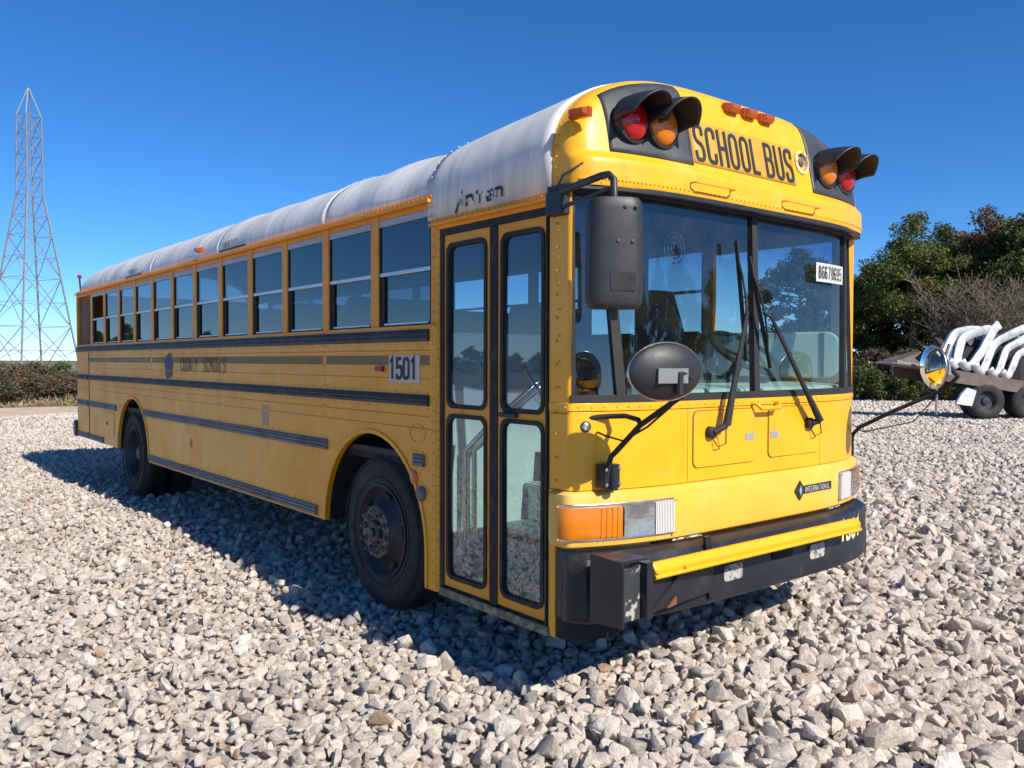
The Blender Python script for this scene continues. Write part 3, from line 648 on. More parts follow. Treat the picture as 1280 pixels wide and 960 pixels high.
# warning lamps on black panels
def warn(sx):
    zt = lambda x: min(2.915, ZR+CH*(1-(abs(x)/1.232)**CN)**(1/CN)-.03)
    x0, x1 = (-1.05, -.535) if sx < 0 else (.515, 1.10)
    o = cap_plate(x0, x1, 2.50, None, .006, 20, 14, zt).build('warning_lamp_panel', 'panel_black', bus, smooth=50); m = o.modifiers.new('thick', 'SOLIDIFY'); m.thickness = .012
    for x, lm in ((sx*.92, 'lens_red'), (-.742 if sx < 0 else .672, 'lens_amber')):
        c = Vector(cap_pt(x, 2.655)); c.y -= .004; ax = Vector((0, -1, .04))
        h = MB().lathe([(.108, 0), (.108, .03), (.096, .034), (.092, .01)], c, ax, 28).build('warning_lamp', 'black_plastic', bus, smooth=40)
        MB().lathe([(.096, .012), (.094, .03), (.08, .047), (.053, .060), (.02, .067)], c, ax, 28, cap1=True).build('lens', lm, h, smooth=60)
        rows = []
        for k in range(9):
            t = k/8; o_ = .012+.20*t; rr = .112+.012*t; r_ = []; lo = 8-42*t if True else 0
            for j in range(21):
                a = R(-12+26*t+(204-52*t)*j/20); r_.append((c.x+rr*math.cos(a), c.y-o_*(0.55+.45*math.sin(max(0, a)) if 0 < a < math.pi else .55), c.z+rr*math.sin(a)-.03*t*t))
            rows.append(r_)
        v = MB().grid(rows).build('visor', 'black_plastic', h, smooth=60); m = v.modifiers.new('thick', 'SOLIDIFY'); m.thickness = .006
warn(-1); warn(1)
# grab rails under the cap
for xa, xb in ((-.60, -.30), (.15, .47)):
    pts = [cap_pt(xa, 2.40, .0), cap_pt(xa, 2.40, .03), cap_pt(xa+.03, 2.395, .045), cap_pt(xb-.03, 2.395, .045), cap_pt(xb, 2.40, .03), cap_pt(xb, 2.40, 0)]
    MB().tube(pts, .005, 6).build('grab_rail', 'paint_trim', bus, smooth=60)
MB().tube([(-1.14, .12, 2.43), (-1.19, .10, 2.43), (-1.245, .17, 2.38), (-1.25, .22, 2.31), (-1.235, .24, 2.28)], .006, 6).build('mirror_cable', 'rubber', bus, smooth=60)

# ---------------------------------------------------------------- windshield
S0 = -SL/2; S1 = SL/2
sA = s_of_x(-.975); sA2 = s_of_x(.975); sC = s_of_x(-1.206); sC2 = s_of_x(1.206)
ZW0, ZW1 = 1.372, 2.325
rake = lambda z: -.006-.03*(z-ZW0)/(ZW1-ZW0)
def wpane(name, s0a, s1a, s0b, s1b, off=-.012, m='glass_windshield', n=14):
    rows = []
    for k in range(9):
        t = k/8; z = ZW0+(ZW1-ZW0)*t; r_ = []
        for j in range(n+1):
            a = s0a+(s0b-s0a)*t; b = s1a+(s1b-s1a)*t; r_.append((*plan(a+(b-a)*j/n, off+rake(z)), z))
        rows.append(r_)
    return rows
wsh = sweep(MB(), band(ZW0-.018, ZW0+.016, -.04, .006), sC-.012, sC2+.012, 50).build('windshield_frame', 'rubber', bus, bevel=.004)
sweep(MB(), band(ZW1-.012, ZW1+.030, -.06, -.018), sC-.012, sC2+.012, 50).build('top_seal', 'rubber', wsh, bevel=.004)
tA = s_of_x(-1.055); tA2 = s_of_x(1.055)
def post(sa, sb, wd, name='glazing_bar', dep=.03, m='rubber'):
    rows = []
    for k in range(9):
        t = k/8; z = ZW0+.012+(ZW1-ZW0-.02)*t; s_ = sa+(sb-sa)*t; o_ = rake(z)
        rows.append([(*plan(s_-wd/2, o_-dep), z), (*plan(s_-wd/2, o_+.004), z), (*plan(s_+wd/2, o_+.004), z), (*plan(s_+wd/2, o_-dep), z)])
    return MB().grid(rows, wrap=True).build(name, m, wsh)
post(0, 0, .046); post(sA, tA, .05); post(sA2, tA2, .05); post(sC, sC, .03); post(sC2, sC2, .03)
for nm, a, b, a2, b2 in (('corner_pane', sC, sA, sC, tA), ('windshield_pane', sA, 0, tA, 0), ('windshield_pane', 0, sA2, 0, tA2), ('corner_pane', sA2, sC2, tA2, sC2)):
    g = MB().grid(wpane(nm, a, b, a2, b2)); g.build(nm, 'glass_windshield', wsh, smooth=60)
st_ = MB().grid([[front(x, z, -.004) for x in np.linspace(.56, .90, 8)] for z in (2.005, 2.112)]).build('lot_number_sticker', 'decal_white', bus)
tm = MB(); text_mesh(tm, '86678695', lambda a, b, d: front(.585+a, 2.022+b, .0+d), .075, .042, .0165, .0075); tm.build('digits', 'lettering_black', st_)
# corner posts, front skin
for sg in (-1, 1):
    a, b = (S0, sC-.008) if sg < 0 else (sC2+.008, S1)
    sweep(MB(), band(1.30, 2.335, -.03, 0), a, b, 10).build('corner_post', 'paint_front', bus, smooth=30)
    if sg < 0:
        rline((-1.2235, .235, .35), (-1.2235, .235, 2.28), (-1, -.15, 0), .105, .008)
        rline((*plan(S0+.07, .001), 1.42), (*plan(S0+.07, .001), 2.26), (-1, -.35, 0), .11, .008)
sweep(MB(), band(1.315, ZW0-.018, -.03, .004), S0, S1, 60).build('windshield_sill', 'paint_front', bus, smooth=30, bevel=.003)
for k in range(-20, 21): rivet((*plan(k*.063, .004), 1.334), (0, -1, 0), .006)
cutx = [S0, -s_of_x(.565)-.0, s_of_x(.615), S1]
for i in range(3): sweep(MB(), band(.952, 1.312, -.03, 0), cutx[i]+.0015, cutx[i+1]-.0015, 24).build('nose_panel', 'paint_front', bus, smooth=30, bevel=.002)
for x0, x1, z0, z1 in ((-.528, -.03, 1.02, 1.298), (.095, .592, 1.03, 1.298)):
    for gr, m, o0 in ((.0045, 'rust_brown', .0022), (0, 'paint_front', .0060)):
        lp = rrect(x0-gr, z0-gr, x1+gr, z1+gr, .035); o = MB().prism([front(a, b, -.004) for a, b in lp], [front(a, b, o0) for a, b in lp]).build('access_panel' if gr == 0 else 'panel_gap', m, bus)
    xl = x1-.085 if x0 < 0 else x0+.01
    MB().prism([front(a, b, .003) for a, b in rrect(xl, 1.135, xl+.075, 1.17, .005)], [front(a, b, .008) for a, b in rrect(xl, 1.135, xl+.075, 1.17, .005)]).build('panel_latch', 'sticker_grey', bus)
MB().tube([front(-.055, 1.325, 0), front(-.05, 1.322, .03), front(-.03, 1.298, .045), front(.13, 1.298, .045), front(.15, 1.322, .03), front(.155, 1.325, 0)], .011, 8).build('grab_handle', 'paint_front', bus, smooth=60)
MB().lathe([(.018, 0), (.018, .006), (.010, .010), (.009, .004)], (*plan(s_of_x(-1.15), 0), 1.245), (-.5, -1, 0), 16, cap1=True).build('lock_barrel', 'chrome_dull', bus, smooth=40)
MB().lathe([(.026, 0), (.026, .003)], (*plan(s_of_x(-1.15), 0), 1.245), (-.5, -1, 0), 16, cap1=True).build('lock_gasket', 'rubber', bus)
# fascia with its ledge
fas = sweep(MB(), [(-.03, .69), (.012, .69), (.024, .70), (.028, .72), (.028, .915), (.024, .935), (.006, .948), (-.03, .949)], S0+.03, S1-.03, 70).build('fascia', 'paint_fascia', bus, smooth=35)
sweep(MB(), band(.26, .95, -.03, 0), S0, S0+.045, 4).build('corner_post', 'paint_front', bus)
# head and turn lamps
def lampset(sg):
    xo, xm, xi = 1.19, (.99 if sg < 0 else 1.165), (.695 if sg < 0 else .80)
    so_, sm_, si_ = s_of_x(-xo), s_of_x(-xm), s_of_x(-xi)
    so_ = -(SL/2-.112)
    if sg > 0: so_, sm_, si_ = -so_, -sm_, -si_
    hd = sweep(MB(), band(.722, .895, .0, .032), min(so_, si_)-.008, max(so_, si_)+.008, 20).build('headlamp', 'chrome_dull', bus, smooth=30, bevel=.004)
    a, b = sorted((so_, sm_))
    sweep(MB(), [(.02, .735), (.046, .737), (.050, .75), (.050, .868), (.046, .88), (.02, .882)], a, b-.006 if sg < 0 else b, 14).build('turn_lens', 'lens_amber', hd, smooth=40)
    for k in range(5, 9):
        s_ = a+(b-a)*(k+.8)/10; sweep(MB(), band(.74, .877, .05, .053), s_, s_+.006, 1).build('lens_rib', 'lens_amber', hd)
    a, b = sorted((sm_, si_)); mid = sm_+(si_-sm_)*.60
    a2, b2 = sorted((sm_, mid))
    c = Vector((*plan((a2+b2)/2, .036), .808))
    rgl = random.Random(4); ff = []
    for i in range(7):
        ff.append([(*plan(a2+.006+(b2-a2-.012)*j/8, .034+.010*max(abs(i-3)/3, abs(j-4)/4)), .735+.147*i/6) for j in range(9)])
    MB().grid(ff).build('reflector', 'chrome_lamp', hd, smooth=60)
    MB().grid([[(*plan(a2+.004+(b2-a2-.008)*k/8, .048), z_) for k in range(9)] for z_ in (.73, .886)]).build('main_lens', 'glass_lens', hd)
    a3, b3 = sorted((mid, si_))
    for k in range(12):
        s_ = a3+(b3-a3)*k/12; sweep(MB(), [(.032, .733), (.046, .733), (.046, .884), (.032, .884)], s_+.001, s_+(b3-a3)/12-.0025, 1).build('lens_rib', 'decal_white', hd)
    for s_ in (so_, si_):
        for z in (.733, .884): rivet((*plan(s_, .05), z), (0, -1, 0), .006)
lampset(-1); lampset(1)
# maker's badge
bd = MB().prism([front(x, z, .028) for x, z in ((.305, .83), (.355, .885), (.405, .83), (.355, .775))], [front(x, z, .036) for x, z in ((.305, .83), (.355, .885), (.405, .83), (.355, .775))]).build('maker_badge', 'black_plastic', bus)
MB().prism([front(x, z, .034) for x, z in ((.342, .83), (.355, .858), (.368, .83), (.355, .80))], [front(x, z, .039) for x, z in ((.342, .83), (.355, .858), (.368, .83), (.355, .80))]).build('badge_core', 'sticker_grey', bd)
MB().prism([front(x, z, .027) for x, z in rrect(.40, .807, .70, .853, .004)], [front(x, z, .032) for x, z in rrect(.40, .807, .70, .853, .004)]).build('badge_plate', 'black_plastic', bd)
tm = MB(); text_mesh(tm, 'INTERNATIONAL', lambda a, b, d: front(.408+a, .813+b, .0335+d), .034, .030, .0075, .006); tm.build('badge_letters', 'sticker_grey', bd)

# ---------------------------------------------------------------- bumper and crossing arm
bp = [(.0, .375), (.085, .365), (.095, .375), (.095, .50), (.088, .52), (.088, .60), (.095, .625), (.085, .655), (.05, .676), (.0, .678)]
bm_ = MB(); rows = []
for s_ in sorted(set(np.round(np.concatenate([np.linspace(S0+.06, S1-.06, 70), np.linspace(S0+.06, S0+.24, 26), np.linspace(S1-.24, S1-.06, 26)]), 5))):
    k_ = min(1, max(0, (SL/2-.085-abs(s_))/.11)); k_ = .06+.94*k_*k_*(3-2*k_); rows.append([(*plan(s_, max(0, o_)*k_+.002), z) for o_, z in bp])
m_ = len(bp); bm_.grid(rows, wrap=True); bm_.f.append(tuple(range(m_))[::-1]); bm_.f.append(tuple((len(rows)-1)*m_+j for j in range(m_)))
bmp = bm_.build('bumper', 'bumper_paint', bus, smooth=30)
sweep(MB(), band(.262, .372, -.06, -.004), S0+.05, s_of_x(-1.0), 14).build('bumper_valance', 'underbody', bmp)
tm = MB(); text_mesh(tm, '1501', lambda a, b, d: front(.70+a, .50+b, .097+d), .125, .09, .03, .022); tm.build('bumper_number', 'decal_cream', bmp)
for x in (-.33, .43): MB().prism([front(a, b, .095) for a, b in rrect(x-.075, .455, x+.075, .535, .02)], [front(a, b, .100) for a, b in rrect(x-.075, .455, x+.075, .535, .02)]).build('tow_opening_plate', 'gravel_glimpse', bmp)  # flat plates in place of tow openings, the lit gravel behind painted on
for x in (-.42, .10): MB().prism([front(a, b, .096) for a, b in rrect(x-.09, .50, x+.09, .57, .015)], [front(a, b, .099) for a, b in rrect(x-.09, .50, x+.09, .57, .015)]).build('step_recess', 'underbody', bmp)
arm = MB(); ya = -.185
arm.prism([(-1.03, ya-.015, .585), (-1.03, ya+.03, .585), (-1.03, ya+.03, .655), (-1.03, ya+.0, .66), (-1.03, ya-.02, .63)], [(.70, ya-.015, .585), (.70, ya+.03, .585), (.70, ya+.03, .655), (.70, ya, .66), (.70, ya-.02, .63)])
arm = arm.build('crossing_arm', 'paint_front', bus, bevel=.006)
MB().tube([(-1.03, ya-.016, .597), (.70, ya-.016, .597)], .010, 8).build('lower_tube', 'paint_front', arm, smooth=60)
for x in (-1.02, -.83): rivet((x, ya-.02, .62), (0, -1, 0), .012, .008)
br = MB().prism([(-1.250, -.02, .40), (-1.250, -.215, .415), (-1.250, -.215, .695), (-1.250, -.02, .705)], [(-1.236, -.02, .40), (-1.236, -.215, .415), (-1.236, -.215, .695), (-1.236, -.02, .705)])
br = br.build('arm_housing', 'bumper_paint', bus, bevel=.003)
MB().box((-1.236, -.21, .688), (-1.09, -.05, .698)).build('housing_top', 'bumper_paint', br)
MB().box((-1.235, -.165, .42), (-1.085, -.150, .655)).build('chipped_plate', 'chipped_metal', br)
MB().box((-1.085, -.205, .42), (-1.045, -.10, .672)).build('pivot_block', 'bumper_paint', br, bevel=.004)
g = MB().prism([(-1.04, -.17, .668), (-1.04, -.10, .668), (-1.04, -.10, .40), (-1.04, -.17, .40)], [(-1.028, -.17, .668), (-1.028, -.10, .668), (-1.028, -.10, .40), (-1.028, -.17, .40)]); g.build('arm_bracket', 'bumper_paint', br)
MB().prism([(-1.02, -.165, .43), (-.50, -.108, .43), (-.50, -.108, .60), (-1.02, -.165, .60)], [(-1.02, -.155, .43), (-.50, -.098, .43), (-.50, -.098, .60), (-1.02, -.155, .60)]).build('backing_plate', 'bumper_paint', br)
MB().beam((-1.02, -.172, .44), (-.74, -.142, .60), .016, .014).build('diagonal_brace', 'bumper_paint', br)
MB().prism([(-.90, -.166, .432), (-.83, -.156, .47), (-.83, -.156, .435)], [(-.90, -.156, .432), (-.83, -.146, .47), (-.83, -.146, .435)]).build('rust_patch', 'rust_brown', br)
MB().prism([(-.535, -.112, .40), (-.49, -.112, .40), (-.515, -.102, .70), (-.56, -.102, .70)], [(-.535, -.098, .40), (-.49, -.098, .40), (-.515, -.088, .70), (-.56, -.088, .70)]).build('bumper_strap', 'bumper_paint', br)

# ---------------------------------------------------------------- door
dz0, dz1 = .285, 2.262
df = MB(); df.box(f(.278, dz0, -.05), f(.306, dz1, -.003)); df.box(f(1.166, dz0, -.05), f(1.200, dz1, -.003)); df.box(f(.306, 2.224, -.05), f(1.166, dz1, -.003)); df.box(f(.69, .30, -.045), f(.756, 2.224, -.006))
door = df.build('door_frame', 'rubber', bus, bevel=.004)
MB().box(f(1.200, .262, -.04), f(1.238, 2.30, -.001)).build('door_post', 'paint_trim', bus)
rline(f(1.219, .30, 0), f(1.219, 2.26, 0), (-1, 0, 0), .05, .007); rline(f(1.262, .30, 0), f(1.262, 2.36, 0), (-1, 0, 0), .06, .006)
MB().box(f(.272, 2.262, -.04), f(1.24, 2.322, .004)).build('door_header', 'paint_trim', bus, bevel=.004)
MB().prism([f(.255, z, d) for d, z in ((0, 2.285), (.03, 2.281), (.034, 2.296), (.012, 2.30), (.012, 2.322), (0, 2.324))], [f(1.262, z, d) for d, z in ((0, 2.285), (.03, 2.281), (.034, 2.296), (.012, 2.30), (.012, 2.322), (0, 2.324))]).build('door_drip_rail', 'paint_trim', bus)
rline(f(.28, 2.311, .013), f(1.25, 2.311, .013), (-1, 0, 0), .045, .007)
MB().box(f(.278, .252, -.06), f(1.20, .298, .006)).build('door_sill', 'door_sill', bus, bevel=.004)
for a0, a1 in ((.306, .69), (.756, 1.166)):
    lf = MB(); kids = []
    for b0_, b1_ in ((.312, 1.268), (1.268, 2.224)):
        inner = rrect(a0+.024, b0_+.045 if b0_ < 1 else b0_+.02, a1-.024, b1_-.01 if b0_ < 1 else b1_-.045, .055)
        ring(lf, rect_like(a0, b0_, a1, b1_, inner), inner, f, -.04, -.012); kids.append(inner)
    leaf = lf.build('door_leaf', 'paint_trim', bus)
    for inn in kids:
        xs = [p[0] for p in inn]; zs = [p[1] for p in inn]; i2 = rrect(min(xs)+.022, min(zs)+.022, max(xs)-.022, max(zs)-.022, .042)
        sl_ = MB(); ring(sl_, inn, i2, f, -.034, -.004); sl_.build('pane_seal', 'rubber', leaf, smooth=40)
        MB().add([f(a, b, -.022) for a, b in i2], [tuple(range(len(i2)))]).build('pane', 'glass_door', leaf)
    for zz in np.arange(.4, 2.2, .2): rivet(f(a0+.008, zz, -.011), (-1, 0, 0), .004)
MB().box(f(.53, 1.265, -.012), f(.66, 1.288, .012)).build('door_latch', 'black_plastic', door, bevel=.004)
MB().tube([f(.300, .30, .002), f(.300, 2.24, .002)], .008, 8).build('door_seal_tube', 'rubber', door, smooth=60)

# ---------------------------------------------------------------- wheels
def wheel(y, x0, front_, sgn, R_=.489, wdt=.265):
    """x0: outer sidewall plane; sgn -1 = door side"""
    wl = MB(); ax = (sgn, 0, 0); o = (x0-sgn*wdt/2, y, R_-.005)
    h = wdt/2; pr = [(.285, -h+.01), (.31, -h), (.36, -h-.006), (.42, -h), (.462, -h+.02), (.484, -h+.045)]
    tr = [(.489, -h+.055)]
    for k in range(4):
        c = -h+.055+(2*h-.11)*(k+.5)/4
        if k: tr += [(.489, c-.0295), (.476, c-.029), (.476, c-.021), (.489, c-.0205)]
    full = pr+tr+[(r, -z) for r, z in pr[::-1]]
    ty = MB().lathe(full, o, ax, 56)
    for zz in (.33, .44):
        pass
    root = ty.build('wheel', 'tyre', bus, smooth=35)
    for rr in (.335, .445): MB().lathe([(rr-.006, h+.002), (rr, h+.010), (rr+.006, h+.002)], o, ax, 56).build('sidewall_ring', 'tyre', root, smooth=60)
    if front_:
        rp = [(.288, h-.005), (.292, h+.004), (.284, h+.006), (.272, h-.010), (.262, h-.030), (.245, h-.05), (.205, h-.03), (.178, h+.005), (.165, h+.028), (.15, h+.036), (.075, h+.036), (.075, h+.02)]
    else:
        rp = [(.288, h-.005), (.292, h+.004), (.284, h+.006), (.268, h-.02), (.258, h-.09), (.24, h-.135), (.20, h-.155), (.10, h-.155), (.09, h-.13)]
    rm = MB().lathe(rp, o, ax, 44).build('rim', 'steel_dark', root, smooth=30)
    O = Vector(o)
    hd = .036 if front_ else -.155
    if front_: MB().lathe([(.075, h+.02), (.072, h+.055), (.06, h+.062), (.03, h+.062), (.028, h+.075), (.01, h+.078)], o, ax, 24, cap1=True).build('hub', 'steel_dark', root, smooth=30)
    else: MB().lathe([(.09, h-.15), (.085, h-.06), (.06, h-.04), (.02, h-.035)], o, ax, 24, cap1=True).build('hub', 'steel_dark', root, smooth=30)
    if front_: MB().lathe([(.158, h+.0345), (.158, h+.038), (.09, h+.038)], o, ax, 36).build('stud_ring', 'steel_rusty', root)
    for k in range(10):
        t = 2*math.pi*k/10+.2; c = O+Vector((sgn*(h+hd), .124*math.cos(t), .124*math.sin(t)))
        nut = MB().lathe([(.021, 0), (.021, .02), (.013, .024), (.011, .042)], c, ax, 6, cap1=True); nut.build('wheel_nut', 'steel_rusty', root)
    for k in range(5 if front_ else 2):
        t = 2*math.pi*k/5-.75; c = O+Vector((sgn*(h-.026), .217*math.cos(t), .217*math.sin(t)))
        if front_: MB().lathe([(.034, -.01), (.034, .006), (.0, .006)], c, Vector((sgn, -.5*math.cos(t), -.5*math.sin(t))), 14, cap1=True).build('hand_hole', 'rubber', rm)
    return root
wheel(1.915, -1.175, True, -1); wheel(7.47, -1.17, False, -1); wheel(7.47, -.87, False, -1)
wheel(1.915, 1.175, True, 1); wheel(7.47, 1.17, False, 1)
# ---------------------------------------------------------------- underside
ub = MB(); ub.box((-.5, .35, .92), (1.15, REAR-.06, .96)); ub.box((-1.15, 1.25, .921), (-.5, REAR-.06, .961)); ub.build('floor_pan', 'underbody', bus)
for x in (-.45, .45): MB().box((x-.05, .5, .62), (x+.05, REAR-.1, .86)).build('chassis_rail', 'underbody', bus)
MB().tube([(-.95, 1.915, .46), (.95, 1.915, .46)], .06).build('front_axle', 'underbody', bus); MB().tube([(-.95, 7.47, .48), (.95, 7.47, .48)], .09).build('rear_axle', 'underbody', bus)
MB().lathe([(.1, -.2), (.2, -.1), (.2, .1), (.1, .2)], (0, 7.47, .48), (0, 1, 0), 16, True, True).build('differential', 'underbody', bus)
MB().box((-.35, 3.2, .42), (.35, 5.2, .85)).build('fuel_tank', 'underbody', bus, bevel=.04)
MB().box((-1.0, 8.3, .42), (1.0, 9.8, .9)).build('engine_bay', 'underbody', bus)
for sg in (-1, 1):
    for (cy, a, zc, b) in (FA, RA):
        rows = [[(sg*1.19, cy-a*math.cos(t)*1.01, zc+b*math.sin(t)*1.01), (sg*.80, cy-a*math.cos(t)*1.01, zc+b*math.sin(t)*1.01)] for t in np.linspace(0, math.pi, 20)]
        MB().grid(rows).build('wheel_well', 'underbody', bus)
MB().box((-1.18, .29, .262), (-.55, 1.2, .30)).build('step_floor', 'underbody', bus)
# ---------------------------------------------------------------- interior
MB().box((-.55, .32, .965), (1.17, REAR-.08, 1.0)).add([], []).box((-1.17, 1.25, .966), (-.55, REAR-.08, 1.001)).build('cabin_floor', 'interior_dark', bus)
rows = [[(x*.955, y, z-.045) for x, _, z in roof_sec(y)] for y in (.20, 3, 6, REAR-.1)]
MB().grid(rows).build('ceiling_liner', 'interior_grey', bus, smooth=60)
for z0, d0 in ((.30, 0), (.58, .28), (.80, .52)):   # entrance steps
    st_ = MB().box((-1.16+d0, .34, z0), (-.52, 1.16, z0+.03)).build('entrance_step', 'step_pale', bus, bevel=.006)
    MB().box((-1.16+d0+.26, .35, z0+.031), (-1.16+d0+.28, 1.15, z0+.25)).build('riser', 'step_pale', st_)
MB().box((-1.16, 1.175, .30), (-.5, 1.195, 1.70)).build('stepwell_wall', 'step_pale', bus)
MB().box((-1.14, .30, .30), (-.5, .318, 1.28)).build('stepwell_wall', 'step_pale', bus)
for dx in (0, .06):
    MB().tube([(-1.10+dx, 1.12, .55), (-1.10+dx, 1.12, 1.05), (-1.02+dx, 1.0, 1.20), (-.70+dx, .98, 1.42)], .016, 10).build('handrail', 'chrome', bus, smooth=60)
MB().tube([(-1.13, .42, 1.34), (-1.10, .62, 1.52)], .010, 8).build('door_linkage', 'chrome', bus, smooth=60)
dash = MB(); dash.prism([(-.5, .10, 1.30), (-.5, .50, 1.30), (-.5, .46, 1.42), (-.5, .12, 1.40)], [(1.1, .10, 1.30), (1.1, .50, 1.30), (1.1, .46, 1.42), (1.1, .12, 1.40)])
dash = dash.build('dashboard', 'interior_pale', bus, bevel=.02); MB().box((-.5, .48, .97), (1.15, .52, 1.30)).build('dash_front', 'interior_dark', dash)
dp = lambda a, b, d: (.80+.36*a-.89*d, .98-.78*a-.45*d, b)   # side panel left of the driver, slant added to catch the sun
o = MB().prism([dp(a, b, .03) for a, b in rrect(0, 1.44, 1, 1.735, .09)], [dp(a, b, -.03) for a, b in rrect(0, 1.44, 1, 1.735, .09)]).build('driver_side_panel', 'interior_pale', bus, bevel=.012)
MB().prism([dp(a, b, .028) for a, b in ((.86, 1.445), (.89, 1.445), (.89, 1.73), (.86, 1.73))], [dp(a, b, .036) for a, b in ((.86, 1.445), (.89, 1.445), (.89, 1.73), (.86, 1.73))]).build('side_panel_strap', 'interior_dark', o)
sw = MB(); cxs = Vector((.55, .48, 1.60)); axs = Vector((0, -.55, .83)).normalized(); e1 = Vector((1, 0, 0)); e2 = axs.cross(e1)
sw.tube([cxs+(e1*math.cos(t)+e2*math.sin(t))*.225 for t in np.linspace(0, 2*math.pi, 41)], .016, 8, False); sw = sw.build('steering_wheel', 'seat_black', bus, smooth=60)
for t in (.3, 2.84, 4.71): MB().tube([cxs-axs*.03, cxs+(e1*math.cos(t)+e2*math.sin(t))*.22], .011, 6).build('spoke', 'seat_black', sw)
MB().tube([cxs-axs*.02, cxs-axs*.45], .035, 10).build('column', 'interior_dark', sw)
seat = MB().box((.30, .68, 1.30), (.78, 1.16, 1.44)).build('driver_seat', 'seat_black', bus, bevel=.05, seg=4)
bk = MB(); rows = []
for k in range(9):
    t = k/8; z = 1.42+.60*t; hw = .235*(1-.28*max(0, t-.55)/.45) if t > .55 else .235; y = 1.10+.10*t; th = .10-.03*t
    rows.append([(.54+hw*math.cos(a)*1.0, y+th*math.sin(a), z) for a in np.linspace(0, 2*math.pi, 17)[:-1]])
bk.grid(rows, wrap=True); bk.f.append(tuple(len(bk.v)-16+i for i in range(16))); bk.build('backrest', 'seat_black', seat, smooth=60)
MB().box((.44, .8, .98), (.64, 1.05, 1.31)).build('pedestal', 'interior_dark', seat)
for k in range(9):                      # bench rows
    for sg in (-1, 1):
        y = 2.0+k*.86
        b_ = MB().box((sg*.30, y, 1.38), (sg*1.12, y+.45, 1.48)).build('bench_seat', 'seat_green', bus, bevel=.03)
        MB().box((sg*.30, y+.42, 1.42), (sg*1.12, y+.52, 1.98)).build('backrest', 'seat_green', b_, bevel=.05, seg=3)
decal = MB(); cf = Vector((-.42, .22, 2.13))
for rr in (.03, .055, .08): decal.tube([cf+Vector((rr*math.cos(t), 0, rr*math.sin(t))) for t in np.linspace(0, 2*math.pi, 25)], .003, 5, False)
decal.build('round_decal', 'chrome', bus, smooth=60)  # chrome rings stand in for a round sticker on the windshield

# ---------------------------------------------------------------- wipers
def wiper(piv, elbow, tip, b0, b1):
    m = MB().lathe([(.03, 0), (.03, .03), (.018, .04)], front(*piv, 0), (0, -1, 0), 14, cap1=True).build('wiper', 'rubber', bus, smooth=40)
    e = Vector(elbow); t = Vector(tip); pv = Vector(front(*piv, .035))
    MB().tube([pv, e], .017, 8).build('crank', 'rubber', m, smooth=60)
    off = Vector((.022, 0, 0))
    MB().tube([e, e.lerp(t, .32), t], [.019, .012, .007], 8).build('arm', 'rubber', m, smooth=60)
    MB().tube([e+off*1.2, e.lerp(t, .32)+off, t+off*.6], [.010, .006, .005], 6).build('link', 'rubber', m, smooth=60)
    b0, b1 = Vector(b0), Vector(b1); MB().beam(b0, b1, .010, .020, (0, 1, 0)).build('blade', 'rubber', m)
    mid = b0.lerp(b1, .5)+Vector((0, -.03, 0)); MB().tube([b0.lerp(b1, .12), b0.lerp(b1, .3)+Vector((0, -.02, 0)), mid, b0.lerp(b1, .7)+Vector((0, -.02, 0)), b0.lerp(b1, .88)], .006, 6).build('yoke', 'rubber', m)
    MB().tube([t, mid], .007, 6).build('tip', 'rubber', m)
    MB().tube([front(piv[0]+.02, piv[1]-.03, .01), front(piv[0]+.04, piv[1]-.075, .03), front(piv[0]+.09, piv[1]-.06, .04), e], .0035, 5).build('washer_hose', 'rubber', m)
wiper((-.413, 1.192), (-.35, -.06, 1.225), (-.200, -.07, 1.80), (-.217, -.012, 2.161), (-.146, -.03, 1.553))
wiper((.47, 1.20), (.50, -.06, 1.215), (.0, -.075, 1.775), (-.107, -.012, 2.089), (.066, -.03, 1.511))

# ---------------------------------------------------------------- mirrors
mh = MB(); n_ = 24
def headsec(z, k):
    cx_, cy_ = -1.295, -.20; wx = .118*k; wy = .070*k
    out = []
    for j in range(n_):
        a = 2*math.pi*j/n_; c, s_ = math.cos(a), math.sin(a); e = 2/3.2
        out.append(Vector((wx*math.copysign(abs(c)**e, c), wy*math.copysign(abs(s_)**e, s_), 0)))
    rot = Matrix.Rotation(R(-32), 3, 'Z')
    return [rot @ v+Vector((cx_, cy_, z)) for v in out]
rows = [headsec(z, k) for z, k in ((1.760, .80), (1.768, .90), (1.785, .97), (1.83, 1.0), (1.95, 1.0), (2.08, .985), (2.17, .96), (2.20, .92), (2.212, .84))]
mh.grid(rows, wrap=True); mh.f.append(tuple(range(n_))); mh.f.append(tuple(len(mh.v)-n_+i for i in range(n_)))
mir = mh.build('door_side_mirror', 'black_plastic', bus, smooth=35)
rotm = Matrix.Rotation(R(-32), 3, 'Z')
def mloc(a, b, c): return rotm @ Vector((a, b, 0))+Vector((-1.295, -.20, c))
MB().prism([mloc(a, -.066, b) for a, b in rrect(-.03, 1.83, .075, 1.905, .004)], [mloc(a, -.072, b) for a, b in rrect(-.03, 1.83, .075, 1.905, .004)]).build('cover_plate', 'rubber', mir)
MB().prism([mloc(a, .062, b) for a, b in rrect(-.09, 1.80, .09, 2.17, .02)], [mloc(a, .073, b) for a, b in rrect(-.09, 1.80, .09, 2.17, .02)]).build('mirror_glass', 'chrome', mir)
for a, b in ((.0, 2.03), (.06, 2.03), (.03, 2.17), (.075, 2.17)): MB().lathe([(.009, 0), (.008, .004), (.003, .006)], mloc(a, -.067, b), rotm @ Vector((0, -1, 0)), 8, cap1=True).build('screw', 'steel_dark', mir)
